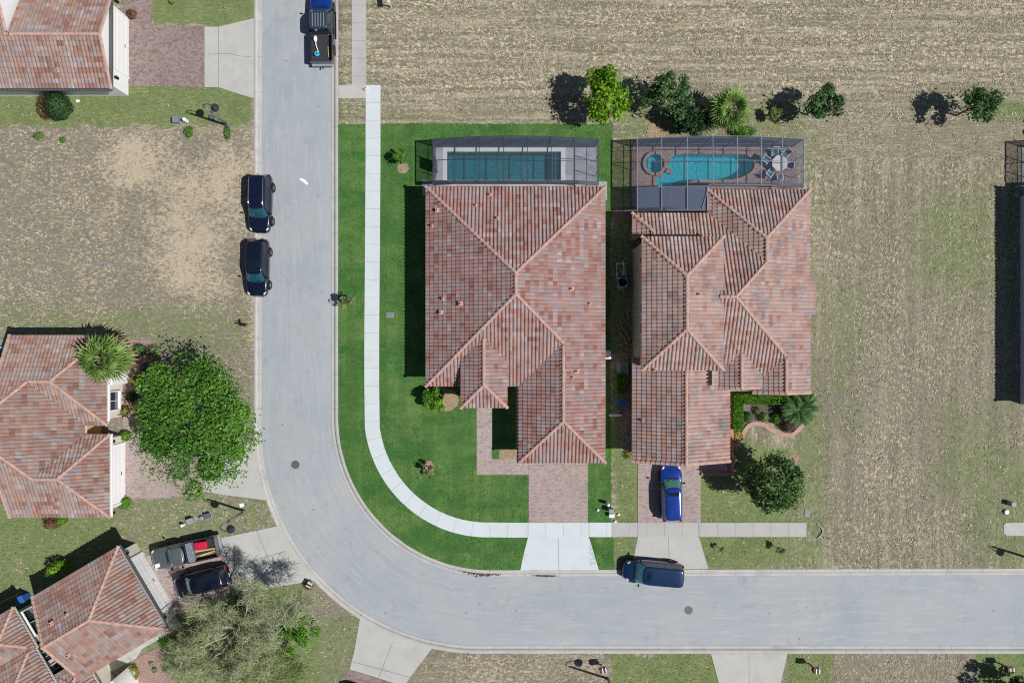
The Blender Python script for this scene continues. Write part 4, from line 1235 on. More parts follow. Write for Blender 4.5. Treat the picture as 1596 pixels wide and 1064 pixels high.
def cage(label, x0, x1, yn, ys, zend, zmid, bx, purl, frame, roofmat, thick=.07, ext=None, seed=0):
    root = thing('screen_cage', label, 'pool cage', (0, 0, 0))
    xc, hw = (x0 + x1) / 2, (x1 - x0) / 2
    zr = lambda x: zend + (zmid - zend) * (1 - abs((x - xc) / hw) ** 2)
    xs = sorted([x0] + list(bx) + [x1])
    for i, x in enumerate(xs):
        mb = MB(); mb.bar((x, yn, .05), (x, yn, zr(x)), thick, thick); mb.build('post', frame, root)
        mb = MB(); mb.bar((x, yn, zr(x)), (x, ys(x), zr(x) + .02), thick, thick * 1.5); mb.build('roof_beam', frame, root)
    for xx in (x0, x1):
        e = MB()
        for k in (1, 2):
            yy = yn + (ys(xx) - yn) * k / 3; e.bar((xx, yy, .05), (xx, yy, zr(xx)), thick * .8, thick * .8)
        e.bar((xx, yn, 1.0), (xx, ys(xx), 1.0), thick * .7, thick * .7)
        e.build('side_post', frame, root)
    fine = [x0 + (x1 - x0) * i / 24 for i in range(25)]
    for nm, yy in [('top_rail', lambda x: yn), ('top_rail', lambda x: ys(x) + .03)] + [('purlin', (lambda f: (lambda x: yn + (ys(x0 + 8.) - yn) * f))(f)) for f in purl]:
        mb = MB()
        for a, b in zip(fine, fine[1:]): mb.bar((a, yy(a), zr(a) - .01), (b, yy(b), zr(b) - .01), thick * .8, thick * .8)
        mb.build(nm, frame, root)
    mb = MB(); mb.bar((x0, yn, .95), (x1, yn, .95), thick * .7); mb.bar((x0, yn, .08), (x1, yn, .08), thick * .7); mb.build('chair_rail', frame, root)
    for lev in sorted({round(ys(a), 4) for a in fine[:-1]}):
        g = MB()
        for a, b in zip(fine, fine[1:]):
            if round(ys(a), 4) == lev: g.bar((a, lev + .10, min(zr(a), 2.84)), (b, lev + .10, min(zr(b), 2.84)), .30, .10)
        g.build('gutter', M['alu_dark'], root)
    # braces by the posts
    for x in xs[1:-1]:
        mb = MB(); mb.bar((x, yn, zr(x) - .55), (x + .0, yn - .55, zr(x) - .02), thick * .6); mb.build('brace', frame, root)
    s = MB()
    for a, b in zip(fine, fine[1:]): s.add([(a, yn, .06), (b, yn, .06), (b, yn, zr(b)), (a, yn, zr(a))], [(0, 1, 2, 3)])
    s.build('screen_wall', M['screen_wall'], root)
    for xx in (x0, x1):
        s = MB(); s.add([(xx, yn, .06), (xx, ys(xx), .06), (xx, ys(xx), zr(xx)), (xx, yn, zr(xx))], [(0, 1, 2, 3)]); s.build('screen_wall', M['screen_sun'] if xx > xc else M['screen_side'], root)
    s = MB()
    for a, b in zip(fine, fine[1:]): s.add([(a, yn, zr(a) + .03), (b, yn, zr(b) + .03), (b, ys(b), zr(b) + .05), (a, ys(a), zr(a) + .05)], [(0, 1, 2, 3)])
    s.build('screen_roof', roofmat, root)
    return root, zr

cg1, zr1 = cage('dark bronze screen cage over the rectangular pool', X(680), X(927), Y(230), lambda x: Y(298), 2.45, 3.35,
                [X(a, 3.1) for a in (709, 747, 785, 822, 859, 896)], (.47,), M['alu_dark'], M['screen_roof'], thick=.058)
dz = MB(); dz.box((X(681.5), Y(262), 1.05), (.05, 1.0, 2.0)); dz.build('screen_door', M['alu_dark'], cg1)
NOTCH = X(1101, 2.9)
cg2, zr2 = cage('pale framed screen cage over the kidney shaped pool', X(985), X(1234), Y(229.5), lambda x: (Y(338) if x < NOTCH else Y(301.5)), 2.45, 3.2,
                [X(a, 3.0) for a in (1032, 1071, 1110, 1148, 1186, 1221)], (.24, .49), M['alu_pale'], M['screen_roof2'], thick=.055)
s = MB(); fx_ = [X(985) + .03 + (NOTCH - X(985) - .03) * k / 8 for k in range(9)]
for a, b in zip(fx_, fx_[1:]): s.add([(a, Y(338), zr2(a) - .09), (b, Y(338), zr2(b) - .09), (b, Y(303), zr2(b) - .09), (a, Y(303), zr2(a) - .09)], [(0, 1, 2, 3)])
s.build('roof_panel', M['screen_dense'], cg2)
mb = MB(); [mb.bar((a, Y(303), zr2(a)), (b, Y(303), zr2(b)), .06) for a, b in zip(fx_, fx_[1:])]; mb.bar((NOTCH, Y(303), zr2(NOTCH)), (NOTCH, Y(338), zr2(NOTCH)), .06); mb.build('purlin', M['alu_pale'], cg2)
# neighbour's cage beyond the right edge
cg3, zr3 = cage('dark screen cage cut by the right edge of the picture', X(1599), X(1830), Y(231), lambda x: Y(300), 2.4, 3.2,
                [X(a) for a in (1640, 1690, 1740, 1790)], (.5,), M['alu_dark'], M['screen_roof'])
sheet('pool_deck', rect_px(1592, 229, 1840, 303), .055, M['deck_grey'], z0=-.06)

# patio table and chairs under the second cage
def patio_chair(loc, rz, label):
    r = thing('patio_chair', label, 'chair', (loc[0], loc[1], .055), rz, 'chairs round the patio table')
    mb = MB()
    for sx in (-.26, .26):
        mb.tube([(sx, .28, 0), (sx, .26, .42), (sx, .30, .62), (sx, -.22, .64), (sx, -.28, .45), (sx, -.26, 0)], .028, 6)
        mb.tube([(sx, -.24, .42), (sx, -.36, .98)], .028, 6)
    mb.tube([(-.26, .27, .42), (.26, .27, .42)], .026, 6); mb.tube([(-.26, -.36, .98), (.26, -.36, .98)], .028, 6)
    mb.build('frame', M['white'], r)
    s = MB(); s.box((0, .02, .43), (.50, .52, .025)); s.build('seat', M['cloth_blue'], r)
    s = MB(); s.box((0, -.30, .71), (.48, .02, .52), rx=RAD(14)); s.build('backrest', M['cloth_blue'], r)
    return r
tc = P(1210, 258)
tb = thing('patio_table', 'octagonal pale patio table inside the pale framed cage', 'table', (tc.x, tc.y, .055))
mb = MB(); mb.prism([(.70 * cos(a), .70 * sin(a)) for a in [pi / 8 + k * pi / 4 for k in range(8)]], .70, .735); mb.build('table_top', M['table_white'], tb)
for k in range(4):
    a = pi / 4 + k * pi / 2; mb = MB(); mb.tube([(.55 * cos(a), .55 * sin(a), 0), (.48 * cos(a), .48 * sin(a), .70)], .03, 6); mb.build('leg', M['white'], tb)
for px, py, rz, lb in ((1206, 239, 180, 'blue sling chair due north of the octagonal patio table'), (1223, 241, 135, 'blue sling chair northeast of the octagonal patio table'),
                       (1193, 250, 232, 'blue sling chair on the pool side of the octagonal patio table'), (1227, 259, 80, 'blue sling chair on the far east side of the octagonal patio table'),
                       (1198, 272, 322, 'blue sling chair southwest of the octagonal patio table'), (1214, 277, 5, 'blue sling chair between the octagonal table and the house eave')):
    p = P(px, py, .4); patio_chair((p.x, p.y), RAD(rz), lb)
# ------------------------------------------------------------------ vehicles
def se(phi, n):
    c, s_ = cos(phi), sin(phi)
    return math.copysign(abs(c) ** (2 / n), c), math.copysign(abs(s_) ** (2 / n), s_)

def hull(stations, zb):
    """lower body: stations (x, half width, top z, crown)"""
    vs = []; m = None
    for x, w, zt, cr in stations:
        zl = zb
        half = [(0, zl), (w * .80, zl), (w * .95, zl + .10), (w * 1.0, zl + (zt - zl) * .45), (w * .985, zt - (zt - zl) * .22), (w * .94, zt - .035), (w * .86, zt + cr * .25), (w * .45, zt + cr * .8), (0, zt + cr)]
        ring = half + [(-a, b) for a, b in reversed(half[1:-1])]
        m = len(ring)
        vs += [(x, a, b) for a, b in ring]
    fs = []
    for i in range(len(stations) - 1):
        for k in range(m):
            fs.append((i * m + k, (i + 1) * m + k, (i + 1) * m + (k + 1) % m, i * m + (k + 1) % m))
    fs.append(tuple(range(m))); fs.append(tuple(reversed(range((len(stations) - 1) * m, len(stations) * m))))
    return vs, fs

class Cabin:
    def __init__(s, xf, xr, xrf, xrr, zb, zt, wb, wt, n=7, crown=.06, bow=.10):
        s.__dict__.update(xf=xf, xr=xr, xrf=xrf, xrr=xrr, zb=zb, zt=zt, wb=wb, wt=wt, n=n, crown=crown, bow=bow)
    def pt(s, phi, h, off=0.0):
        k = h ** 1.08
        xa = s.xf + (s.xrf - s.xf) * k; xb = s.xr + (s.xrr - s.xr) * k; w = s.wb + (s.wt - s.wb) * (h ** .9)
        xc = (xa + xb) / 2; L = (xa - xb) / 2
        a, b = se(phi, s.n)
        x = xc + L * a + (s.bow * (1 - b * b) * (1 if a > 0 else -.6) * abs(a) ** 6); y = w * b
        if off:
            x += off * a; y += off * b
        return Vector((x, y, s.zb + (s.zt - s.zb) * h))
    def body(s, N=48, K=5):
        vs, fs = [], []
        for j in range(K + 1):
            for i in range(N): vs.append(s.pt(2 * pi * i / N, j / K))
        for j in range(K):
            for i in range(N): fs.append((j * N + i, j * N + (i + 1) % N, (j + 1) * N + (i + 1) % N, (j + 1) * N + i))
        base = K * N; xc = (s.xrf + s.xrr) / 2
        for q, lf in ((.93, .5), (.75, .78), (.4, .95), (0.02, 1.0)):
            st = len(vs)
            for i in range(N):
                p = s.pt(2 * pi * i / N, 1.0); vs.append((xc + (p.x - xc) * q, p.y * q, s.zt + s.crown * lf))
            for i in range(N): fs.append((base + i, base + (i + 1) % N, st + (i + 1) % N, st + i))
            base = st
        fs.append(tuple(range(base, base + N)))
        return vs, fs
    def pane(s, p0, p1, h0, h1, n=10, off=.012):
        vs, fs = [], []
        for j in range(5):
            for i in range(n + 1): vs.append(s.pt(p0 + (p1 - p0) * i / n, h0 + (h1 - h0) * j / 4, off))
        for j in range(4):
            for i in range(n): fs.append((j * (n + 1) + i, j * (n + 1) + i + 1, (j + 1) * (n + 1) + i + 1, (j + 1) * (n + 1) + i))
        return vs, fs
    def roofz(s, x, y):
        xc = (s.xrf + s.xrr) / 2; L = (s.xrf - s.xrr) / 2
        q = max(abs(x - xc) / L, abs(y) / s.wt)
        return s.zt + s.crown * np.interp(q, [0, .4, .75, .93, 1], [1, .95, .78, .5, 0])

def wheel(root, x, y, r, w):
    sg = 1 if y > 0 else -1
    mb = MB(); n = 24
    prof = [(r * .62, -w / 2), (r * .95, -w / 2), (r, -w / 2 + .03), (r, w / 2 - .03), (r * .95, w / 2), (r * .62, w / 2)]
    vs, fs = [], []
    for rr, t in prof:
        for k in range(n): vs.append((x + rr * cos(2 * pi * k / n), y + t, r + rr * sin(2 * pi * k / n)))
    for i in range(len(prof)):
        for k in range(n):
            j = (i + 1) % len(prof); fs.append((i * n + k, i * n + (k + 1) % n, j * n + (k + 1) % n, j * n + k))
    mb.add(vs, fs); o = mb.build('wheel', M['rubber'], root, smooth=False)
    rm = MB(); yy = y + sg * (w / 2 - .03)
    vs = [(x, yy + sg * .015, r)] + [(x + r * .6 * cos(2 * pi * k / n), yy, r + r * .6 * sin(2 * pi * k / n)) for k in range(n)]
    rm.add(vs, [(0, 1 + k, 1 + (k + 1) % n) for k in range(n)])
    for k in range(5):
        a = 2 * pi * k / 5; rm.bar((x, yy + sg * .02, r), (x + r * .56 * cos(a), yy + sg * .02, r + r * .56 * sin(a)), .06, .02)
    rm.build('rim', M['rim'], o)

def vehicle(name, label, kind, paint, loc, heading, L, W, Ht, glass='car_glass', roll=0.0, pitch=0.0, sunroof=None, rails=False, wheel_r=.34, windscreen_mat=None, roofpaint=None, wcol=None):
    """heading: bearing of the nose in the plan (radians, 0 = +x)"""
    windscreen_mat = M[wcol] if wcol else M['screen_green'] if glass == 'car_glass_green' else M['screen_teal']
    root = thing(name, label, {'pickup': 'pickup truck', 'van': 'van'}.get(kind, 'car'), loc, heading)
    root.rotation_euler = (roll, pitch, heading)
    hl, hw = L / 2, W / 2
    zb = .24 if kind != 'pickup' else .38
    wb = {'suv': .29, 'sedan': .30, 'van': .30, 'pickup': .30}[kind] * L
    if kind == 'pickup':
        belt = 1.12; hood = 1.10
        st = [(-.02 * L, hw * .96, belt, .0), (.02 * L, hw * .975, belt, .02), (.16 * L, hw * .985, belt, .03), (.20 * L, hw * .985, hood, .05), (.34 * L, hw * .97, hood - .02, .05), (.44 * L, hw * .93, hood - .06, .05), (.485 * L, hw * .86, hood - .16, .04), (.5 * L, hw * .76, hood - .34, .0)]
        cb = Cabin(.225 * L, -.025 * L, .115 * L, -.027 * L, belt - .03, Ht - .05, hw * .90, hw * .74, n=8, bow=.12)
        if sunroof == 'long': cb = Cabin(.245 * L, -.085 * L, .135 * L, -.086 * L, belt - .03, Ht - .05, hw * .90, hw * .74, n=8, bow=.12); st[0] = (-.085 * L, hw * .96, belt, 0)
    elif kind == 'van':
        belt = 1.05
        st = [(-.5 * L, hw * .78, .95, 0), (-.485 * L, hw * .92, 1.02, .0), (-.4 * L, hw * .98, belt, .02), (0, hw, belt, .02), (.2 * L, hw * .985, belt - .02, .04), (.3 * L, hw * .96, .98, .07), (.4 * L, hw * .88, .88, .08), (.46 * L, hw * .74, .78, .05), (.5 * L, hw * .45, .64, .0)]
        cb = Cabin(.285 * L, -.49 * L, .165 * L, -.46 * L, belt - .06, Ht - .05, hw * .93, hw * .76, n=8, bow=.14)
    elif kind == 'suv':
        belt = 1.05
        st = [(-.5 * L, hw * .74, .92, 0), (-.485 * L, hw * .90, 1.0, .0), (-.4 * L, hw * .98, belt, .02), (0, hw, belt, .02), (.15 * L, hw * .99, belt, .03), (.22 * L, hw * .98, belt, .05), (.34 * L, hw * .95, belt - .05, .06), (.44 * L, hw * .87, belt - .13, .05), (.48 * L, hw * .76, belt - .24, .03), (.5 * L, hw * .58, belt - .40, .0)]
        cb = Cabin(.245 * L, -.475 * L, .095 * L, -.43 * L, belt - .04, Ht - .05, hw * .91, hw * .70, n=7, bow=.12)
    else:
        belt = .95
        st = [(-.5 * L, hw * .66, .82, 0), (-.48 * L, hw * .84, .92, .02), (-.40 * L, hw * .95, belt + .02, .03), (-.2 * L, hw, belt, .02), (.1 * L, hw * .99, belt, .02), (.18 * L, hw * .98, belt - .01, .05), (.32 * L, hw * .94, belt - .06, .07), (.43 * L, hw * .84, belt - .15, .06), (.48 * L, hw * .66, belt - .27, .03), (.5 * L, hw * .44, belt - .38, .0)]
        cb = Cabin(.215 * L, -.43 * L, .065 * L, -.26 * L, belt - .05, Ht - .05, hw * .89, hw * .63, n=6, bow=.12)
    mb = MB(); mb.add(*hull(st, zb)); mb.build('body', paint, root, smooth=True, subsurf=1)
    mb = MB(); mb.add(*cb.body()); cabin = mb.build('cabin', roofpaint or paint, root, smooth=True)
    D = RAD
    def pane(nm, a, b, h0, h1, mat=None, n=10):
        mb = MB(); mb.add(*cb.pane(D(a), D(b), h0, h1, n)); mb.build(nm, mat or M[glass], cabin, smooth=True)
    pane('windscreen', -43, 43, .10, .95, windscreen_mat or M[glass], 18)
    pane('rear_window', 139, 221, .18, .90, M['car_glass'], 14)
    for a, b in ((52, 86), (92, 128)): pane('side_window', a, b, .16, .86)
    for a, b in ((-86, -52), (-128, -92)): pane('side_window', a, b, .16, .86)
    # cowl and wipers
    mb = MB(); p = cb.pt(0, .06)
    mb.box((p.x + .03, 0, p.z + .03), (.05, W * .56, .03)); mb.bar((p.x + .02, -.1, p.z + .06), (p.x - .18, .45, p.z + .19), .025); mb.bar((p.x + .02, -.65, p.z + .06), (p.x - .14, -.05, p.z + .19), .025)
    mb.build('wiper', M['black_trim'], root)
    for sg in (-1, 1):
        q = cb.pt(D(47) * sg, .12)
        mb = MB(); mb.blob((q.x - .06, sg * (hw + .06), q.z + .08), (.08, .14, .10), 10, 6); mb.bar((q.x - .05, sg * hw * .92, q.z + .02), (q.x - .06, sg * (hw + .05), q.z + .06), .06, .05); mb.build('mirror', M['black_trim'] if kind != 'pickup' else M['black_trim'], root, smooth=True)
        # lamps
        fx = st[-3]
        mb = MB(); mb.blob((fx[0] + .02, sg * fx[1] * .82, fx[2] - .035), (.17, .09, .05), 10, 6, M=Matrix.Rotation(-sg * .6, 3, 'Z')); mb.build('headlight', M['head'], root, smooth=True)
        if kind != 'pickup':
            mb = MB(); mb.blob((-.488 * L, sg * hw * .76, .92), (.06, .16, .12), 10, 6); mb.build('tail_light', M['tail'], root, smooth=True)
        for wx in (wb, -wb): wheel(root, wx, sg * (hw - .10), wheel_r, .24)
        mb = MB()
        for wx in (wb, -wb): mb.lathe((0, 0, 0), [(.01, 0), (.01, .001)], 3)
    # dark wheel housings
    for wx in (wb, -wb):
        for sg in (-1, 1):
            mb = MB(); n = 20
            yy = sg * (hw * .992 + .004)
            vs = [(wx, yy, wheel_r + .02)] + [(wx + (wheel_r + .07) * cos(pi * k / n), yy, wheel_r + .02 + (wheel_r + .07) * sin(pi * k / n)) for k in range(n + 1)]
            vs2 = [(a, b - sg * .10, c) for a, b, c in vs]
            m = len(vs)
            mb.add(vs + vs2, [(0, k, k + 1) for k in range(1, n + 1)] + [(k, m + k, m + k + 1, k + 1) for k in range(1, n + 1)])
            mb.build('wheel_arch', M['black_trim'], root)
    if kind != 'pickup':
        mb = MB(); mb.box((-.502 * L, 0, .55), (.05, hw * 1.4, .20)); mb.build('rear_bumper', M['black_trim'], root, bevel=.02)
        mb = MB(); mb.box((.497 * L, 0, .42), (.06, hw * .9, .16)); mb.build('front_bumper', M['black_trim'], root, bevel=.02)
        pl = MB(); pl.box((-.508 * L - .02, 0, .72), (.02, .32, .16)); pl.build('number_plate', M['white'], root)
    if sunroof and sunroof != 'long':
        for (x0, x1, wd) in sunroof:
            mb = MB(); n = 8; vs = []; fs = []
            for i in range(n + 1):
                for j in range(n + 1):
                    x = (x0 + (x1 - x0) * i / n) * L; y = wd * hw * (2 * j / n - 1); vs.append((x, y, cb.roofz(x, y) + .012))
            for i in range(n):
                for j in range(n): a = i * (n + 1) + j; fs.append((a, a + n + 1, a + n + 2, a + 1))
            mb.add(vs, fs); mb.build('sunroof', M['car_glass'], cabin, smooth=True)
    if rails:
        for sg in (-1, 1):
            mb = MB(); y = sg * cb.wt * .86
            pts = [(cb.xrr + (cb.xrf - cb.xrr) * t, y, cb.roofz(cb.xrr + (cb.xrf - cb.xrr) * t, y) + (.07 if 0 < k < 6 else .0)) for k, t in enumerate([.06, .1, .3, .5, .7, .9, .95])]
            mb.tube(pts, .022, 6); mb.build('roof_rail', M['chrome'], root, smooth=True)
    if kind == 'pickup':
        x1 = st[0][0] - .06; x0 = -.5 * L; zf = .78; zt = 1.12; th = .09
        mb = MB(); mb.box(((x0 + x1) / 2, 0, zf - .05), (x1 - x0 - .02, W * .84, .06))
        for k in range(14): mb.box(((x0 + x1) / 2, -W * .36 + W * .72 * k / 13, zf - .008), (x1 - x0 - .1, .045, .02))
        mb.build('bed_floor', M['bed'], root)
        for sg in (-1, 1):
            mb = MB(); prof = [(hw * .97, .45), (hw * .985, .75), (hw * .955, zt - .03), (hw * .93, zt), (hw * .845, zt), (hw * .835, zt - .03), (hw * .835, zf - .06), (hw * .8, .45)]
            xs_ = [x0 + .03, x0 + .25, (x0 + x1) / 2, x1]
            vs = []
            for i, x in enumerate(xs_): vs += [(x, sg * (a - (.05 if i == 0 and a > hw * .9 else 0)), b) for a, b in prof]
            m = len(prof); fs = [(i * m + k, i * m + (k + 1) % m, (i + 1) * m + (k + 1) % m, (i + 1) * m + k) for i in range(3) for k in range(m)] + [tuple(range(m)), tuple(range(3 * m, 4 * m))]
            if sg > 0: fs = [tuple(reversed(f)) for f in fs]
            mb.add(vs, fs); mb.build('bed_side', paint, root)
            mb = MB(); mb.box(((x0 + x1) / 2, sg * hw * .89, zt + .012), (x1 - x0 - .1, hw * .09, .024)); mb.build('bed_rail', M['black_trim'], root)
            mb = MB(); mb.box((x0 + .05, sg * hw * .88, .92), (.10, hw * .14, .34)); mb.build('tail_light', M['tail'], root)
        mb = MB(); mb.box((x0 + .05, 0, .86), (.09, W * .80, .52)); mb.box((x0 + .05, 0, zt + .012), (.11, W * .80, .03)); mb.build('tailgate', paint, root, bevel=.015)
        mb = MB(); mb.box((x1 + .03, 0, .95), (.05, W * .84, .36)); mb.build('bed_front', M['bed'], root)
        mb = MB(); mb.box((x0 - .10, 0, .55), (.20, W * .92, .20)); mb.build('rear_bumper', M['util_grey'], root, bevel=.03)
        mb = MB(); mb.box((.5 * L - .02, 0, .58), (.16, W * .86, .22)); mb.build('front_bumper', M['black_trim'], root, bevel=.03)
    return root, cb

def at(px, py, z=0.0): return (X(px), Y(py), z)

v1, _ = vehicle('pickup_truck', 'dark steel crew cab pickup with open black bed at the kerb beside the old pavement', 'pickup', M['darktruck'], at(505, 49, -.10), RAD(90.5), 6.05, 2.02, 1.92, sunroof='long', wheel_r=.40)
mb = MB(); mb.box((1.85, 0, 1.165), (1.7, 1.5, .02)); 
# the truck's blue bonnet panel
hb = MB(); hv = []; hf = []
for i in range(9):
    for j in range(9):
        x = 1.42 + 1.42 * i / 8; y = (-.90 + 1.80 * j / 8) * (1 - .10 * i / 8); hv.append((x, y, 1.165 - .02 * i / 8 - .09 * (j / 4 - 1) ** 4 - .10 * max(0, (i - 5) / 3) ** 2))
for i in range(8):
    for j in range(8): a = i * 9 + j; hf.append((a, a + 9, a + 10, a + 1))
hb.add(hv, hf); hb.build('bonnet', M['royal'], v1, smooth=True)
for k in range(5):
    rb = MB(); rb.box((.15, -.48 + .24 * k, 1.925), (1.15, .05, .03)); rb.build('roof_rib', M['util_grey'], v1)
hk = MB(); hk.bar((-3.02, 0, .5), (-3.42, 0, .5), .07); hk.lathe((-3.40, 0, .5), [(.05, 0), (.05, .1), (.03, .14)], 10); hk.build('tow_hitch', M['black_trim'], v1)
sbd = MB()
for sg in (-1, 1): sbd.box((.3, sg * 1.08, .42), (2.3, .14, .05))
sbd.build('running_board', M['black_trim'], v1)

vehicle('parked_car', 'dark navy suv with pale roof rails, the upper of two parked half on the dirt', 'suv', M['navy'], at(411, 320, -.04), RAD(-91.5), 4.95, 2.0, 1.76, rails=True, wheel_r=.38, roll=RAD(2.4))
vehicle('parked_car', 'black blue crossover with panoramic glass roof parked behind the railed suv', 'suv', M['midnight'], at(407, 419, -.04), RAD(-91), 4.85, 1.96, 1.64, sunroof=[(-.12, .02, .52), (.028, .085, .52)], wheel_r=.37, roll=RAD(2.4))
vehicle('parked_car', 'shiny royal blue suv parked on the paver drive by the round magnolia', 'suv', M['royal'], at(1043, 764.5, .04), RAD(91.5), 4.85, 1.88, 1.60, glass='car_glass', wcol='screen_green', sunroof=[(-.02, .05, .50)], wheel_r=.34)
vehicle('parked_van', 'dark blue minivan standing across the mouth of the old concrete drive', 'van', M['vanblue'], at(1014.5, 887, -.045), RAD(175), 5.2, 2.02, 1.75, sunroof=[(.055, .135, .40)], wcol='screen_bright', wheel_r=.35, roll=RAD(-2.6))
v6, _ = vehicle('pickup_truck', 'grey pickup loaded with red bin and boards on the paver drive', 'pickup', M['greypaint'], at(295.5, 856.5, .035), RAD(192.5), 5.75, 1.92, 1.74, glass='car_glass_green', wheel_r=.37)
vehicle('parked_car', 'dark plum suv under the bare tree, beside the grey loaded pickup', 'suv', M['plum'], at(320.5, 901.5, .035), RAD(194.5), 4.75, 1.94, 1.70, glass='car_glass_green', sunroof=[(-.30, -.03, .60), (-.01, .075, .60)], wheel_r=.37)
vehicle('parked_car', 'black car cut by the bottom edge on the pavers', 'sedan', M['blackpaint'], at(543, 1104, .03), RAD(76), 4.8, 1.9, 1.46)

# loads in the truck beds
def in_frame(root, p):
    c, s_ = cos(root.rotation_euler.z), sin(root.rotation_euler.z)
    return (root.location.x + c * p[0] - s_ * p[1], root.location.y + s_ * p[0] + c * p[1], root.location.z + p[2])
def load(root, name, label, cat, p, mb, mat, rz=0.0, **k):
    o = mb.build(name, mat, None, **k); o.location = in_frame(root, p); o.rotation_euler = (0, 0, root.rotation_euler.z + rz)
    return tag(o, label, cat)
mb = MB(); mb.box((0, 0, .20), (.50, 1.62, .40)); mb.box((0, 0, .415), (.53, 1.66, .03)); mb.box((.0, .5, .436), (.10, .2, .02)); mb.box((0, -.5, .436), (.10, .2, .02))
load(v6, 'tool_box', 'pale steel tool chest across the bed front of the grey pickup', 'tool box', (-.62, 0, .80), mb, M['steel'], bevel=.01)
mb = MB(); vs = [(-.46, -.25, 0), (.46, -.25, 0), (.46, .25, 0), (-.46, .25, 0), (-.52, -.30, .34), (.52, -.30, .34), (.52, .30, .34), (-.52, .30, .34)]
mb.add(vs, [(3, 2, 1, 0), (4, 5, 6, 7), (0, 1, 5, 4), (1, 2, 6, 5), (2, 3, 7, 6), (3, 0, 4, 7)]); mb.box((0, 0, .35), (.92, .44, .03)); mb.box((.2, 0, .375), (.2, .2, .03))
load(v6, 'storage_bin', 'bright red lidded bin in the bed of the grey pickup', 'bin', (-1.60, -.38, .79), mb, M['red'], RAD(-4), bevel=.03)
mb = MB(); mb.box((0, 0, .06), (1.9, .14, .05)); mb.box((.03, .02, .115), (1.85, .12, .045), RAD(1))
load(v6, 'lumber_board', 'pair of pale boards lying beside the red bin', 'lumber', (-1.88, .10, .79), mb, M['wood'], RAD(-4))
mb = MB(); mb.box((0, 0, .06), (1.95, .10, .06)); mb.box((-.1, .1, .04), (1.5, .06, .04), RAD(-2))
load(v6, 'lumber_board', 'thin tan board nearest the side wall of the grey pickup bed', 'lumber', (-1.90, .42, .79), mb, M['wood'], RAD(5))
mb = MB(); mb.box((0, 0, .0), (.42, .32, .012)); mb.bar((-.2, 0, .01), (.2, 0, .01), .02, .01)
load(v6, 'paper_sheet', 'white sheet of paper lying on the grey pickup bonnet', 'paper', (2.32, .48, 1.165), mb, M['white'], RAD(6))
mb = MB(); mb.tube([(.0, 0, .05), (-.35, .02, .12), (-.75, -.12, .09), (-1.0, -.2, .05)], [.05, .045, .04, .03], 8); mb.blob((.15, .05, .12), (.28, .17, .13), 12, 7); mb.blob((.12, .07, .22), (.09, .12, .1))
load(v1, 'leaf_blower', 'white and grey leaf blower with tube lying in the dark pickup bed', 'leaf blower', (-1.15, .48, .80), mb, M['white'], 0, smooth=True)
mb = MB()
for k in range(7):
    pts = [((.14 + .03 * sin(k * 2.1)) * cos(t + k), (.16 + .04 * cos(k * 1.7)) * sin(t + k), .04 + .035 * k + .02 * sin(3 * t)) for t in [2 * pi * i / 16 for i in range(16)]]
    mb.tube(pts, .03, 6)
load(v1, 'rope_coil', 'heap of cyan hose coiled near the tailgate of the dark pickup', 'hose', (-2.30, .42, .80), mb, M['cyan'])
mb = MB(); mb.box((0, 0, .02), (.9, .05, .04)); load(v1, 'lumber_board', 'short wood slat along the right wall of the dark pickup bed', 'lumber', (-2.1, -.55, .80), mb, M['wood'], RAD(3))
# ------------------------------------------------------------------ trees, palms, shrubs
def leaves(name, pts, nrm, size, mat, parent, seed=0, tintm=.45, tints=.24, upb=.5, fold=True, aspect=.55):
    r = np.random.default_rng(seed); n = len(pts)
    d = r.normal(0, 1, (n, 3)) + nrm * .8; d[:, 2] = np.abs(d[:, 2]) * .6 + upb
    d /= np.linalg.norm(d, axis=1, keepdims=True)
    a = r.normal(0, 1, (n, 3)); a -= d * (a * d).sum(1, keepdims=True); a /= np.linalg.norm(a, axis=1, keepdims=True)
    b = np.cross(d, a)
    s_ = (size * r.uniform(.65, 1.35, n))[:, None]
    V = np.stack([pts - a * s_, pts + b * s_ * aspect - d * s_ * .12, pts + a * s_, pts - b * s_ * aspect - d * s_ * .12], 1).reshape(-1, 3)
    F = np.arange(4 * n).reshape(-1, 4)
    return np_mesh(name, V, F, mat, parent, attrs={'tint': ('FACE', np.clip(r.normal(0, tints, n) + tintm, 0, 1))})

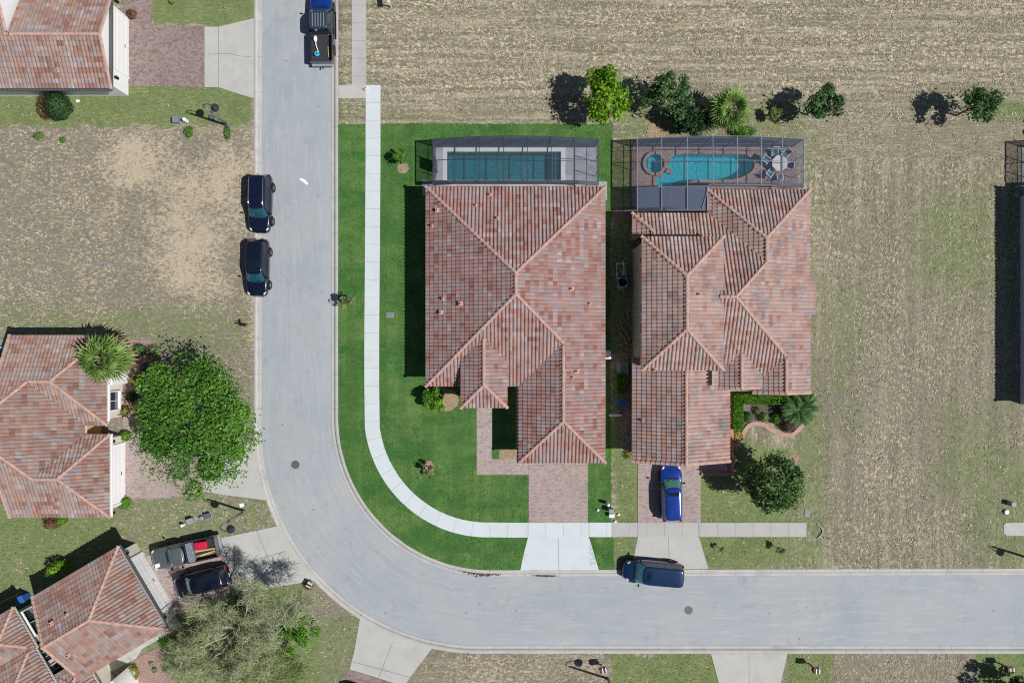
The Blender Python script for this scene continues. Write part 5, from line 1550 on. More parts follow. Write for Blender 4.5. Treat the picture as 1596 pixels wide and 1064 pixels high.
def clump_cloud(R, n_clumps, n, r, zc, frac=(.26, .44), low=-.35, hollow=.25, irregular=.18, fill=0.0):
    """leaf positions (about the trunk foot): clumps spread through an ellipsoid of radii R centred at height zc"""
    cs = []
    for i in range(n_clumps):
        for _ in range(30):
            v = r.normal(0, 1, 3); v /= np.linalg.norm(v)
            if v[2] > low: break
        q = r.uniform(hollow, 1) ** .5 * (1 - frac[0] * .8)
        k = 1 + irregular * r.normal()
        cs.append((v * q * k * np.array(R) + np.array([0, 0, zc]), r.uniform(*frac) * min(R[0], R[1]) * (1.15 - .3 * q)))
    per = r.dirichlet(np.array([c[1] ** 2 for c in cs]) / sum(c[1] ** 2 for c in cs) * 60)
    P_, N_, T_ = [], [], []
    for (c, rad), f in zip(cs, per):
        m = max(4, int(n * f)); v = r.normal(0, 1, (m, 3)); v /= np.linalg.norm(v, axis=1, keepdims=True)
        rr = rad * r.uniform(.35, 1.0, m) ** .5
        P_.append(c + v * rr[:, None] * np.array([1, 1, .8])); N_.append(v); T_.append(np.full(m, r.normal(0, .17)))
    if fill:
        m = int(n * fill); v = r.normal(0, 1, (m, 3)); v[:, 2] = np.abs(v[:, 2]) * 1.1 - .15; v /= np.linalg.norm(v, axis=1, keepdims=True)
        ph = r.uniform(0, 6, 6); an = np.arctan2(v[:, 1], v[:, 0])
        el_ = v[:, 2] * 4
        b = .93 + .06 * np.sin(3 * an + ph[0] + el_) + .07 * np.sin(7 * an + ph[1] - 2 * el_) + .07 * np.sin(12 * an + ph[2] + 3 * el_) * np.sin(9 * v[:, 2] + ph[3]) + r.normal(0, .05, m)
        P_.append(v * (b * r.uniform(.62, .98, m) ** .4)[:, None] * np.array(R) + np.array([0, 0, zc])); N_.append(v); T_.append(.15 * np.sin(5 * an + ph[4] + 6 * v[:, 2]))
    return np.concatenate(P_), np.concatenate(N_), cs, np.concatenate(T_)

def wiggle(a, b, n, amp, r):
    a, b = Vector(a), Vector(b); pts = []
    for i in range(n + 1):
        t = i / n; p = a.lerp(b, t)
        if 0 < i < n: p += Vector(r.normal(0, amp, 3))
        pts.append(p)
    return pts

def tree(name, label, px, py, R, zc, mat, n, size, clumps=22, trunk_r=.16, seed=1, cat='tree', group=None, bark='bark', lean=(0, 0), z_is_crown=True, tintm=.45, frac=(.26, .44), low=-.35, limbs=9, tints=.24, irregular=.18, upb=.5, fill=0.0):
    """px, py: where the middle of the crown is seen in the photo; the trunk stands below it"""
    r = np.random.default_rng(seed)
    c = P(px, py, zc) if z_is_crown else P(px, py, 0)
    root = thing(name, label, cat, (c.x + lean[0], c.y + lean[1], 0), 0, group)
    P_, N_, cs, T_ = clump_cloud(R, clumps, n, r, zc, frac, low, irregular=irregular, fill=fill)
    off = np.array([-lean[0], -lean[1], 0]); P_ = P_ + off
    tr = MB()
    top = Vector((-lean[0] * .7, -lean[1] * .7, zc * .62))
    tp = wiggle((0, 0, -.05), top, 4, .03 * zc * .3, r)
    tr.tube(tp, [trunk_r * 1.25, trunk_r, trunk_r * .9, trunk_r * .8, trunk_r * .7], 8)
    for c_, rad in cs[:limbs]:
        e = Vector(c_ + off); s_ = tp[2 + int(r.integers(0, 3))]
        tr.tube(wiggle(s_, e, 4, rad * .12, r), [trunk_r * .5, trunk_r * .36, trunk_r * .25, trunk_r * .15, .012], 6)
    tr.build('trunk', M[bark], root, smooth=True)
    leaves('crown', P_, N_, size, M[mat], root, seed, tintm + T_, tints, upb)
    return root

def shrub(name, label, px, py, R, h, mat, n, size, seed, cat='shrub', group=None, tintm=.45, squash=None, rz=0.0, boxy=False):
    r = np.random.default_rng(seed)
    c = P(px, py, h * .5); root = thing(name, label, cat, (c.x, c.y, 0), rz, group)
    rx, ry = R if hasattr(R, '__len__') else (R, R)
    v = r.normal(0, 1, (n, 3)); v /= np.linalg.norm(v, axis=1, keepdims=True)
    if boxy:
        q = r.uniform(-1, 1, (n, 3)); ax = r.integers(0, 3, n); q[np.arange(n), ax] = np.sign(q[np.arange(n), ax]); v = q
        rad = r.uniform(.88, 1.04, n)[:, None]
    else:
        bumps = 1 + .10 * np.sin(v[:, 0] * 7 + seed) * np.sin(v[:, 1] * 6 + 2) + .05 * np.sin(v[:, 2] * 11)
        rad = (r.uniform(.55, 1.02, n) ** .5 * bumps)[:, None]
    P_ = v * rad * np.array([rx, ry, h * .5]) + np.array([0, 0, h * .5])
    P_[:, 2] = np.maximum(P_[:, 2], .02)
    leaves('foliage', P_, v, size, M[mat], root, seed, tintm)
    st = MB()
    for k in range(6):
        a = 2 * pi * k / 6 + seed; st.tube([(.03 * cos(a), .03 * sin(a), -.02), (rx * .55 * cos(a), ry * .55 * sin(a), h * .7)], [.03, .01], 5)
    st.build('stem', M['bark'], root)
    return root

def fan_palm(name, label, px, py, trunk_h, Rf, n_fronds, seed, mat='leaf_palm', dry=4, tr=.17, segs=13, cat='palm', droop=.5):
    r = np.random.default_rng(seed); c = P(px, py, trunk_h)
    root = thing(name, label, cat, (c.x, c.y, 0))
    if trunk_h > .5:
        mb = MB(); mb.tube([(0, 0, -.05), (.02, .01, trunk_h * .4), (0, 0, trunk_h * .8), (0, 0, trunk_h)], [tr * 1.3, tr, tr * .95, tr * .7], 10)
        for k in range(int(trunk_h / .14)): mb.lathe((0, 0, .1 + k * .14), [(tr * 1.02, 0), (tr * 1.14, .07), (tr * 1.0, .09)], 10)
        mb.build('trunk', M['palm_trunk'], root)
    for kind, cnt in (('crown', n_fronds), ('dead_frond', dry)):
        V = []; F = []; T = []
        for k in range(cnt):
            a = k * 2.39996 + r.normal(0, .15); el = RAD(r.uniform(-8, 70)) if kind == 'crown' else RAD(r.uniform(-50, -15))
            if kind == 'crown': el = RAD(75) * (1 - (k + .5) / cnt) ** 1.2 - RAD(8)
            L = Rf * r.uniform(.38, .5); fr = Rf * r.uniform(.5, .62)
            d = Vector((cos(a) * cos(el), sin(a) * cos(el), sin(el))); side = Vector((-sin(a), cos(a), 0)); up = side.cross(d) * -1
            if up.z < 0: up = -up
            p0 = Vector((0, 0, trunk_h)); p1 = p0 + d * L
            tint = min(1, max(0, r.normal(.5, .2)))
            def quad(q, t=0.0):
                b = len(V); V.extend([tuple(x) for x in q]); F.append((b, b + 1, b + 2, b + 3)); T.append(min(1, max(0, tint + t)))
            w = .025
            quad((p0 - side * w, p0 + side * w, p1 + side * w, p1 - side * w))
            for s_ in range(segs):
                th = RAD(-105 + 210 * s_ / (segs - 1)); bw = .30 * fr * .42
                dd = (d * cos(th) + side * sin(th)).normalized()
                nn = (side * cos(th) - d * sin(th)).normalized()
                ln = fr * (1 - .18 * abs(sin(th))) * r.uniform(.9, 1.08)
                tip = p1 + dd * ln - Vector((0, 0, 1)) * ln * droop * r.uniform(.3, .7) + up * .0
                mid = p1 + dd * ln * .55 + up * .05 - Vector((0, 0, 1)) * ln * .06
                quad((p1, mid - nn * bw * .5 - up * .03, tip, mid + nn * bw * .5 + up * .03), r.normal(0, .12))
        if V: np_mesh(kind, V, F, M[mat if kind == 'crown' else 'leaf_palm_dry'], root, attrs={'tint': ('FACE', T)})
    return root

def feather_palm(name, label, px, py, trunk_h, Rf, n_fronds, seed, mat='leaf_palm', cat='palm', tr=.12, stalks=1):
    r = np.random.default_rng(seed); c = P(px, py, trunk_h)
    root = thing(name, label, cat, (c.x, c.y, 0)); V, F, T = [], [], []
    mb = MB()
    for s in range(stalks):
        o = Vector((0, 0, 0)) if stalks == 1 else Vector((r.normal(0, .35), r.normal(0, .35), 0))
        th_ = trunk_h * r.uniform(.75, 1.05) if stalks > 1 else trunk_h
        mb.tube([o * .4 + Vector((0, 0, -.05)), o + Vector((0, 0, th_))], [tr * 1.2, tr], 8)
        for k in range(n_fronds):
            a = k * 2.39996 + r.normal(0, .2); e0 = RAD(r.uniform(15, 70)); L = Rf * r.uniform(.8, 1.1); tint = min(1, max(0, r.normal(.5, .2)))
            p = o + Vector((0, 0, th_)); prev = p; N = 9
            for i in range(N):
                el = e0 - RAD(85) * (i / N) ** 1.3
                d = Vector((cos(a) * cos(el), sin(a) * cos(el), sin(el))); q = prev + d * L / N
                side = Vector((-sin(a), cos(a), 0)); w = Rf * .22 * sin(pi * (.12 + .8 * i / N))
                for sg in (-1, 1):
                    b = len(V); tip = q + side * sg * w + d * w * .7 - Vector((0, 0, w * .35))
                    V.extend([tuple(prev), tuple(prev.lerp(tip, .55) + d * .06), tuple(tip), tuple(q)]); F.append((b, b + 1, b + 2, b + 3)); T.append(min(1, max(0, tint + r.normal(0, .12))))
                prev = q
    mb.build('trunk', M['palm_trunk'], root)
    np_mesh('crown', V, F, M[mat], root, attrs={'tint': ('FACE', T)})
    return root

# -- big oak by the left drive
tree('oak_tree', 'big dense bright green oak overhanging the left driveway and kerb', 306, 661, (5.05, 5.95, 2.2), 4.3, 'leaf_oak', 27000, .12, fill=.15, clumps=85, trunk_r=.26, seed=3, frac=(.15, .25), limbs=18, irregular=.10, tintm=.42, upb=.75, low=-.15)
# -- the row behind the second pool
tree('lime_tree', 'vivid lime green tree in the row behind the pools', 948, 150, (2.35, 2.35, 1.7), 3.2, 'leaf_lime', 3600, .15, fill=.08, clumps=26, trunk_r=.09, seed=5, frac=(.2, .36), tintm=.5)
tree('young_oak', 'mid green tree right of the lime green tree', 1043, 146, (2.1, 1.9, 1.5), 2.6, 'leaf_mid', 3400, .12, fill=.08, clumps=26, trunk_r=.09, seed=6, frac=(.2, .34))
tree('dark_shrub_tree', 'dark bush filling the gap beside the fan palm behind the pale cage', 1075, 185, (1.9, 1.3, 1.1), 1.3, 'leaf_dark', 3000, .12, fill=.3, clumps=20, trunk_r=.07, seed=7, frac=(.25, .4))
fan_palm('fan_palm', 'fan palm standing behind the pale framed pool cage', 1137, 172, 2.6, 2.15, 23, 8)
tree('yellow_shrub', 'yellowish shrub in dappled shade, left of the small dark green tree', 1207, 176, (.95, .85, .6), .8, 'leaf_olive', 700, .10, clumps=9, trunk_r=.04, seed=9, cat='shrub')
shrub('green_shrub', 'low bright shrub touching the back of the pale cage', 1160, 205, (1.1, .55), .9, 'leaf_bright', 700, .11, 10)
shrub('green_shrub', 'small dark shrub between palm and young oak at the cage', 1087, 206, (.5, .4), .7, 'leaf_mid', 260, .10, 12)
tree('young_oak', 'small dark green tree right of the fan palm', 1279, 162, (1.75, 1.65, 1.5), 2.7, 'leaf_mid', 2600, .12, fill=.06, clumps=22, trunk_r=.08, seed=11, frac=(.22, .36), tintm=.40)
tree('young_oak', 'lone dark green tree in the open field near the right edge', 1523, 163, (1.95, 1.7, 1.4), 2.7, 'leaf_mid', 2600, .12, fill=.06, clumps=22, trunk_r=.08, seed=13, frac=(.22, .36), tintm=.36)
# -- round magnolia in front of the second house
tree('magnolia_tree', 'round glossy dark tree on the lawn right of the blue sedan', 1207, 752, (2.4, 2.45, 2.4), 3.3, 'leaf_magnolia', 7500, .125, fill=.3, clumps=60, trunk_r=.13, seed=15, frac=(.2, .30), irregular=.06, tintm=.45, tints=.3)
# -- palm and plants by the left houses
fan_palm('fan_palm', 'fan palm leaning its crown over the left house roof', 163, 559, 4.3, 2.35, 22, 17, dry=6)
for i, (px, py, R, h, mt, lb) in enumerate(((216, 545, .55, .7, 'leaf_mid', 'round clipped shrub by the pink mulch corner'), (237, 549, .7, .8, 'leaf_olive', 'loose olive shrub by the pink mulch corner'),
        (228, 577, .75, .9, 'leaf_purple', 'purple leaved shrub in the shade of the big oak'), (210, 592, .6, .8, 'leaf_yellow', 'yellow and red croton below the left window'),
        (205, 618, .5, .7, 'leaf_dark', 'dark spiky plant beside the left window bay'), (195, 640, .45, .6, 'leaf_yellow', 'yellow green plant at the end of the window bay'),
        (195, 679, .5, .7, 'leaf_hedge', 'round green bush at the corner of the garage door'), (193, 784, .55, .8, 'leaf_hedge', 'round bright bush at the lower corner of the garage door'))):
    shrub('green_shrub', lb, px, py, R, h, mt, 420, .09, 30 + i)
shrub('round_bush', 'round dark green clipped bush below the top left house', 88, 164, (1.2, 1.25), 1.9, 'leaf_dark', 3000, .085, 21, tintm=.55)
r_ = shrub('rust_bush', 'rust brown dead foliage on the left side of the round bush', 69, 165, (.55, 1.15), 1.5, 'leaf_rust', 700, .09, 22, cat='shrub')
shrub('flower_shrub', 'dark red leaved shrub at the paver corner by the white garage', 204, 22, .45, .6, 'leaf_rust', 260, .09, 23)
shrub('lime_shrub', 'lime green upright bush in the shadow of the angled house', 88, 886, (.85, .6), 1.9, 'leaf_lime', 900, .10, 24, rz=RAD(30))
shrub('brown_shrub', 'brownish withered shrub against the lower wall of the left house', 80, 815, (.75, .55), .9, 'leaf_rust', 500, .09, 25)
shrub('green_shrub', 'small green shrub next to the withered brown shrub', 93, 811, (.6, .4), .8, 'leaf_hedge', 350, .09, 26)
# -- the sparse pale tree at the lower left
def bare_tree():
    r = np.random.default_rng(41)
    base = Vector((X(388), Y(968), 0)); root = thing('bare_tree', 'big leaning tree with mostly bare twigs, its branch shadow lying on the concrete drive', 'tree', base)
    tr = MB(); tips = []
    fork = Vector((.15, .1, 1.9))
    tr.tube([(0, 0, -.05), (.05, .05, .9), fork], [.22, .18, .16], 8)
    def grow(p, d, L, rad, lev):
        n = 4; pts = [p]; q = p
        for i in range(n):
            d = (d + Vector(r.normal(0, .16, 3)) + Vector((0, 0, -.04 * lev))).normalized(); q = q + d * L / n; pts.append(q)
        tr.tube(pts, [max(.006, rad * (1 - .15 * i)) for i in range(n + 1)], 5 if lev < 1 else 4, caps=False)
        if lev >= 2:
            tips.extend(pts[1:]); return
        for k in range(4):
            s_ = pts[1 + int(r.integers(0, n))]; a = r.uniform(0, 2 * pi)
            grow(s_, (d * .8 + Vector((cos(a), sin(a), r.uniform(-.2, .4))) * .8).normalized(), L * r.uniform(.55, .8), rad * .5, lev + 1)
    for tx, ty, tz, m in ((6.0, 3.8, 5.2, 16), (4.6, 1.6, 5.8, 12), (2.2, 4.0, 4.6, 10), (-3.4, -.4, 4.6, 12), (-1.6, 2.4, 5.0, 10), (1.2, -2.6, 5.2, 12), (3.4, -1.6, 5.6, 10), (-2.4, -2.6, 4.4, 10)):
        P_ = [fork.lerp(Vector((tx, ty, tz)), k / 7) + Vector((0, 0, .5 * math.sin(pi * k / 7))) + Vector(r.normal(0, .10, 3)) * (0 < k < 7) for k in range(8)]
        tr.tube(P_, [.115 - .012 * k for k in range(8)], 6, caps=False)
        for k in range(m):
            p = P_[2 + int(r.integers(0, 6))]; a = r.uniform(0, 2 * pi)
            grow(p, (Vector((tx, ty, tz * .3)).normalized() * .5 + Vector((cos(a), sin(a), r.uniform(-.1, .5))) * .8).normalized(), r.uniform(.8, 1.3), .028, 0)
    tr.build('trunk', M['bark_pale'], root, smooth=True)
    tp = np.array([tuple(t) for t in tips]); V, F, T = [], [], []
    for p in tp:
        for _ in range(2):
            a = r.uniform(0, 2 * pi); el = r.uniform(-.5, .5); ln = r.uniform(.25, .7); w = r.uniform(.005, .014); q0 = Vector(p) + Vector(r.normal(0, .06, 3)); t = min(1, max(0, r.normal(.55, .28)))
            for i in range(3):
                q1 = q0 + Vector((cos(a) * cos(el), sin(a) * cos(el), sin(el))) * ln / 3; s_ = Vector((-sin(a), cos(a), 0)) * w
                b = len(V); V += [tuple(q0 - s_), tuple(q0 + s_), tuple(q1 + s_), tuple(q1 - s_)]; F.append((b, b + 1, b + 2, b + 3)); T.append(t)
                q0 = q1; el -= .4; a += r.normal(0, .3)
    np_mesh('crown', V, F, M['leaf_grey'], root, attrs={'tint': ('FACE', T)})
    rep = np.repeat(tp[::2], 2, 0); rep = rep + r.normal(0, .15, rep.shape)
    leaves('foliage', rep, rep * 0, .05, M['leaf_olive'], root, 42, .5, .25, .4, aspect=.4)
bare_tree()
def weeping_shrub(name, label, px, py, R, h, n, seed, mat, L=(.5, 1.5), w=(.005, .016), under=None):
    """arching wands thrown out from many points, over a looser leafy base"""
    r = np.random.default_rng(seed); c = P(px, py, h * .5); root = thing(name, label, 'shrub', (c.x, c.y, 0))
    V, F, T = [], [], []
    for k in range(n):
        q = r.normal(0, .42, 2); q = q / max(1, np.hypot(*q)); hz = h * (1 - .6 * (q @ q)) * r.uniform(.5, 1.05)
        p = np.array([q[0] * R[0], q[1] * R[1], hz]); a = r.uniform(0, 2 * pi); el = r.uniform(-.1, .7); ln = r.uniform(*L); ww = r.uniform(*w); cu = r.normal(0, .9); t = min(1, max(0, r.normal(.5, .28))); N = 5
        for i in range(N):
            d = np.array([cos(a) * cos(el), sin(a) * cos(el), sin(el)]); q2 = p + d * ln / N; s_ = np.array([-sin(a), cos(a), 0]) * ww
            b = len(V); V += [p - s_, p + s_, q2 + s_ * .8, q2 - s_ * .8]; F.append((b, b + 1, b + 2, b + 3)); T.append(t)
            p = q2; a += cu / N; el -= 1.1 / N
    np_mesh('wand', V, F, M[mat], root, attrs={'tint': ('FACE', T)})
    v = r.normal(0, 1, (int(n * 1.6), 3)); v /= np.linalg.norm(v, axis=1, keepdims=True); ph = np.arctan2(v[:, 1], v[:, 0])
    k = (r.random(len(v)) ** .45) * (1 + .12 * np.sin(5 * ph + seed) + .08 * np.sin(11 * ph))
    q = v * k[:, None] * np.array([R[0], R[1], h * .8]); q[:, 2] = np.abs(q[:, 2]) * r.uniform(.3, 1, len(q)) + .05
    leaves('foliage', q, v, .085, M[under or mat], root, seed, .45)
    st = MB()
    for k in range(9):
        a = 2 * pi * k / 9; st.tube([(.05 * cos(a), .05 * sin(a), -.02), (R[0] * .3 * cos(a), R[1] * .3 * sin(a), h * .6), (R[0] * .7 * cos(a), R[1] * .7 * sin(a), h * .8)], [.05, .035, .01], 5)
    st.build('stem', M['bark_pale'], root)
weeping_shrub('weeping_shrub', 'big wispy olive weeping shrub between the plum suv and the bottom edge', 372, 985, (4.4, 2.8), 1.5, 5200, 43, 'leaf_grey', under='leaf_olive')
weeping_shrub('weeping_shrub', 'pale grey weeping shrub by the pink mulch at the bottom edge', 300, 1030, (2.5, 2.2), 2.0, 3200, 45, 'leaf_grey', under='leaf_olive')
weeping_shrub('weeping_shrub', 'olive weeping shrub cut by the bottom edge below the bright clump', 410, 1050, (3.2, 2.0), 1.8, 3600, 40, 'leaf_olive', under='leaf_olive')
tree('bamboo_clump', 'bright green leafy clump at the right side of the bare tree', 462, 985, (1.75, 2.1, 1.0), 1.3, 'leaf_bright', 2200, .12, clumps=22, trunk_r=.05, seed=44, cat='shrub', frac=(.2, .34))
shrub('green_shrub', 'bright green shrub by the walk corner of the angled house', 264, 1003, (.9, .6), .9, 'leaf_bright', 600, .10, 46)
shrub('yellow_shrub', 'yellow green shrub by the entry of the angled house', 206, 1050, (.55, .8), .8, 'leaf_yellow', 500, .09, 47)
shrub('green_shrub', 'small green tuft on pink mulch near the bottom edge', 258, 1040, (.35, .3), .5, 'leaf_bright', 200, .08, 48)
shrub('green_shrub', 'pale rosette plant on pink mulch near the walk', 236, 1034, (.22, .22), .3, 'leaf_grey', 120, .07, 49)
shrub('green_shrub', 'pale rosette plant on pink mulch further from the walk', 241, 1044, (.26, .26), .35, 'leaf_grey', 140, .07, 50)
# -- saplings and bushes on the corner lot
tree('sapling', 'small light green sapling with mulch ring left of the long pool', 624, 246, (.62, .62, .55), 1.5, 'leaf_bright', 420, .10, clumps=9, trunk_r=.03, seed=51, frac=(.3, .5))
tree('sapling', 'small olive sapling on the verge beside the straight road', 541, 469, (.75, .7, .6), 1.5, 'leaf_olive', 420, .09, clumps=10, trunk_r=.03, seed=52, frac=(.25, .45))
tree('sapling', 'small brownish sapling on the lawn left of the L shaped walk', 667, 731, (.55, .6, .55), 1.2, 'leaf_olive', 300, .09, clumps=9, trunk_r=.03, seed=53, frac=(.28, .45))
tree('viburnum_bush', 'dense dark green bush in a mulch bed at the lower left house corner', 680, 621, (1.45, 1.1, .7), .9, 'leaf_hedge', 2200, .12, clumps=24, trunk_r=.04, seed=54, cat='shrub', frac=(.25, .4))
# -- planting of the second house
shrub('clipped_hedge', 'long clipped green hedge under the front eave of the right house', 1204, 621.5, (3.3, .42), .9, 'leaf_hedge', 9000, .075, 61, cat='hedge', boxy=True)
shrub('clipped_hedge', 'short clipped hedge along the pink wall of the right house', 1149, 650, (.42, 1.0), .8, 'leaf_hedge', 3200, .075, 62, cat='hedge', boxy=True)
shrub('clipped_hedge', 'bright lime hedge between the two tiled houses', 965.5, 597, (.34, .85), 1.1, 'leaf_bright', 2200, .07, 63, cat='hedge', boxy=True)
feather_palm('feather_palm', 'bushy feather palm at the end of the front hedge', 1244, 638, .8, 1.5, 26, 64, mat='leaf_mid', stalks=5, tr=.06)
shrub('round_shrub', 'round clipped shrub next to the grey fountain', 1165, 650, .48, .7, 'leaf_mid', 500, .07, 65)
shrub('round_shrub', 'round clipped yellow green shrub in the middle of the curved bed', 1191, 650, .42, .7, 'leaf_olive', 500, .07, 66, tintm=.6)
shrub('round_shrub', 'oval lime shrub in the shade of the feather palm', 1209, 652, (.38, .5), .7, 'leaf_bright', 450, .07, 67)
shrub('purple_shrub', 'rounded purple brown bush inside the curved brick edge', 1228, 664, (.72, .58), .8, 'leaf_purple', 1100, .06, 68)
shrub('cream_shrub', 'pale yellow groundcover at the brick curve by the pink wall', 1149, 679, (.5, .52), .25, 'leaf_yellow', 500, .07, 69, tintm=.85)
shrub('green_shrub', 'loose light shrub between fountain and hedge', 1180, 640, (.35, .4), .5, 'leaf_olive', 250, .07, 70)
shrub('flower_shrub', 'pink and yellow flower clump at the left garage corner of the right house', 979, 708, (.4, .45), .4, 'leaf_yellow', 220, .07, 71)
tree('sapling', 'tiny sapling on the verge near the blue minivan', 1125, 857, (.32, .32, .3), .7, 'leaf_hedge', 140, .07, clumps=6, trunk_r=.02, seed=72, frac=(.3, .5))
tree('sapling', 'small yellow green sapling on the verge at the end of the pavement', 1218, 858, (.48, .42, .4), .9, 'leaf_olive', 220, .08, clumps=8, trunk_r=.025, seed=73, frac=(.3, .5))
tree('dark_tree', 'dark leafy tree in the bottom right corner', 1588, 1082, (2.3, 1.9, 1.3), 1.8, 'leaf_dark', 2600, .13, clumps=24, trunk_r=.08, seed=74, frac=(.2, .34))
shrub('grass_clump', 'bright green weed clump left of the curved lamp foot', 293, 205, (.45, .55), .3, 'leaf_bright', 240, .08, 75, cat='weed')
shrub('grass_clump', 'bright green weed clump at the foot of the curved lamp', 354, 207, (.3, .65), .3, 'leaf_bright', 220, .08, 76, cat='weed')
shrub('grass_clump', 'bright green weed on the dry edge below the round bush', 59, 212, (.5, .35), .25, 'leaf_bright', 200, .08, 77, cat='weed')
shrub('grass_clump', 'smaller green weed on the dry edge right of the round bush', 97, 218, (.3, .3), .25, 'leaf_bright', 130, .08, 78, cat='weed')
shrub('palmetto', 'small spiky plant beside the yard sign at the bend', 480, 912, (.5, .4), .4, 'leaf_olive', 160, .09, 79)
shrub('yellow_shrub', 'yellow flowering shrub at the top edge beside the top left lawn', 268, -2, (.3, .5), .6, 'leaf_yellow', 200, .08, 80)
shrub('red_shrub', 'small red leaved plant below the mid green tree', 1012, 182, (.3, .22), .3, 'leaf_rust', 130, .08, 81)
# ------------------------------------------------------------------ street furniture and small things
def street_lamp(label, px, py, hook_dir, hgt=5.2):
    c = P(px, py); root = thing('street_lamp', label, 'street lamp', (c.x, c.y, 0), hook_dir, 'curved street lamps along the road')
    mb = MB(); mb.lathe((0, 0, -.05), [(.14, 0), (.14, .35), (.10, .42), (.085, .5), (.085, .6)], 14); mb.build('base', M['pole'], root)
    mb = MB(); mb.tube([(0, 0, .5), (0, 0, 2.5), (0, 0, hgt - .75)], [.11, .095, .075], 10); mb.build('pole', M['pole'], root, smooth=True)
    pts = [(0, 0, hgt - .8), (0, 0, hgt - .4)]
    for k in range(1, 10):
        a = pi - pi * k / 9; pts.append((.34 + .34 * cos(a), 0, hgt - .4 + .40 * sin(a)))
    pts.append((.68, 0, hgt - .55)); mb = MB(); mb.tube(pts, .035, 8); mb.build('crook', M['lamp'], root, smooth=True)
    mb = MB(); mb.lathe((.68, 0, hgt - 1.0), [(.33, .0), (.345, .04), (.31, .14), (.18, .28), (.08, .36), (.06, .46)], 24)
    sh = mb.build('lamp_shade', M['lamp'], root, smooth=True)
    mb = MB(); mb.blob((.68, 0, hgt - 1.0), (.2, .2, .14)); mb.build('diffuser', M['white'], sh, smooth=True)
    return root
street_lamp('curved street lamp leaning over the dry lot edge at the top left', 356, 196, RAD(8))
street_lamp('curved street lamp on the lawn strip above the grey pickup', 381, 796, RAD(-35))
street_lamp('curved street lamp whose foot is on the bottom strip, mostly out of view', 948, 1057, RAD(35))
street_lamp('curved street lamp at the right edge, seen by its long shadow', 1606, 870, RAD(-40))

def util_box(name, label, px, py, w, d, h, mat, rz=0.0, cat='utility box', cap=True):
    c = P(px, py); root = thing(name, label, cat, (c.x, c.y, 0), rz)
    mb = MB(); mb.box((0, 0, h / 2 - .02), (w, d, h)); mb.build('housing', M[mat], root, bevel=.02)
    if cap: mb = MB(); mb.box((0, 0, h + .01), (w * 1.08, d * 1.08, .05)); mb.build('lid', M[mat], root, bevel=.015)
    mb = MB(); mb.box((0, 0, .0), (w * 1.25, d * 1.25, .08)); mb.build('base', M['util_grey'], root)
    return root
def pedestal(label, px, py, r, h, mat='white'):
    c = P(px, py); root = thing('pedestal', label, 'cable pedestal', (c.x, c.y, 0))
    mb = MB(); mb.lathe((0, 0, -.03), [(r, 0), (r, h * .8), (r * .95, h * .92), (r * .6, h), (.01, h + .01)], 16); mb.build('cover', M[mat], root, smooth=False)
    mb = MB(); mb.lathe((0, 0, -.03), [(r * 1.15, 0), (r * 1.15, .12), (r, .14)], 16); mb.build('collar', M['util_grey'], root)
    return root
util_box('utility_box', 'blue grey utility box on the left, beside a white pedestal below the top left house', 277.5, 189, .5, .5, .5, 'util_blue')
pedestal('white leaning pedestal beside the blue grey utility box', 292, 189.5, .16, .75)
util_box('utility_box', 'dark flat utility box under the curved lamp pole', 332, 184, .5, .32, .18, 'util_green', RAD(-8))
util_box('utility_box', 'dark green utility box on the lawn above the grey pickup', 300, 809.5, .5, .42, .5, 'util_grey', RAD(20))
pedestal('pale grey pedestal between two boxes above the grey pickup', 316, 806, .18, .35, 'util_grey')
util_box('utility_box', 'dark slate utility box right of the pale pedestal', 324.5, 802.5, .5, .42, .30, 'util_green', RAD(15))
pedestal('thin white pedestal left of the boxes above the grey pickup', 287.5, 816.5, .13, .6)
util_box('utility_box', 'round pale cover on the lawn tip by the kerb', 377, 786.5, .36, .32, .10, 'white', RAD(10), 'utility cover', False)
pedestal('tall white pedestal by the drive of the corner house', 946, 783, .14, 1.0)
util_box('utility_box', 'dark grey utility box between white pedestal and white box', 951, 793, .36, .30, .75, 'util_grey')
util_box('utility_box', 'white utility box nearest the pavement by the corner drive', 952.5, 801.5, .42, .28, .45, 'white')
util_box('utility_box', 'pale blue utility box in the grass near the right edge', 1572, 783.5, .34, .34, .6, 'util_grey')
pedestal('short white round pedestal above the pavement stub at the right edge', 1567, 797, .2, .25)
for px, py, w, d, lb in ((608, 491, .62, .45, 'blue grey in ground cover on the lawn left of the corner house'), (1257.5, 799, .42, .55, 'blue grey in ground cover at the pavement end'),
                         (122, 158, .35, .28, 'white square cover on the lawn right of the rusty bush')):
    c = P(px, py); root = thing('utility_cover', lb, 'ground cover plate', (c.x, c.y, .02))
    mb = MB(); mb.box((0, 0, .02), (w, d, .05)); mb.build('frame', M['util_grey'], root, bevel=.01)
    mb = MB(); mb.box((0, 0, .05), (w * .82, d * .82, .02)); mb.build('lid', M['white' if px == 122 else 'util_blue'], root)
# manholes
for px, py, lb, mt in ((460, 724, 'dark iron manhole cover on the bend', 'iron'), (1073.5, 951, 'dark iron manhole cover below the blue minivan', 'rust_iron')):
    c = P(px, py); root = thing('manhole_cover', lb, 'manhole', (c.x, c.y, -.075))
    mb = MB(); mb.lathe((0, 0, 0), [(.36, -.03), (.36, .012), (.335, .014), (.335, .0)], 32); mb.build('rim', M['iron'], root)
    mb = MB(); mb.lathe((0, 0, -.02), [(.328, 0), (.328, .032)], 32)
    for k in range(5): mb.box((0, -.2 + .1 * k, .016), (.44 - .16 * abs(k - 2) / 2, .03, .008))
    mb.build('lid', M[mt], root)
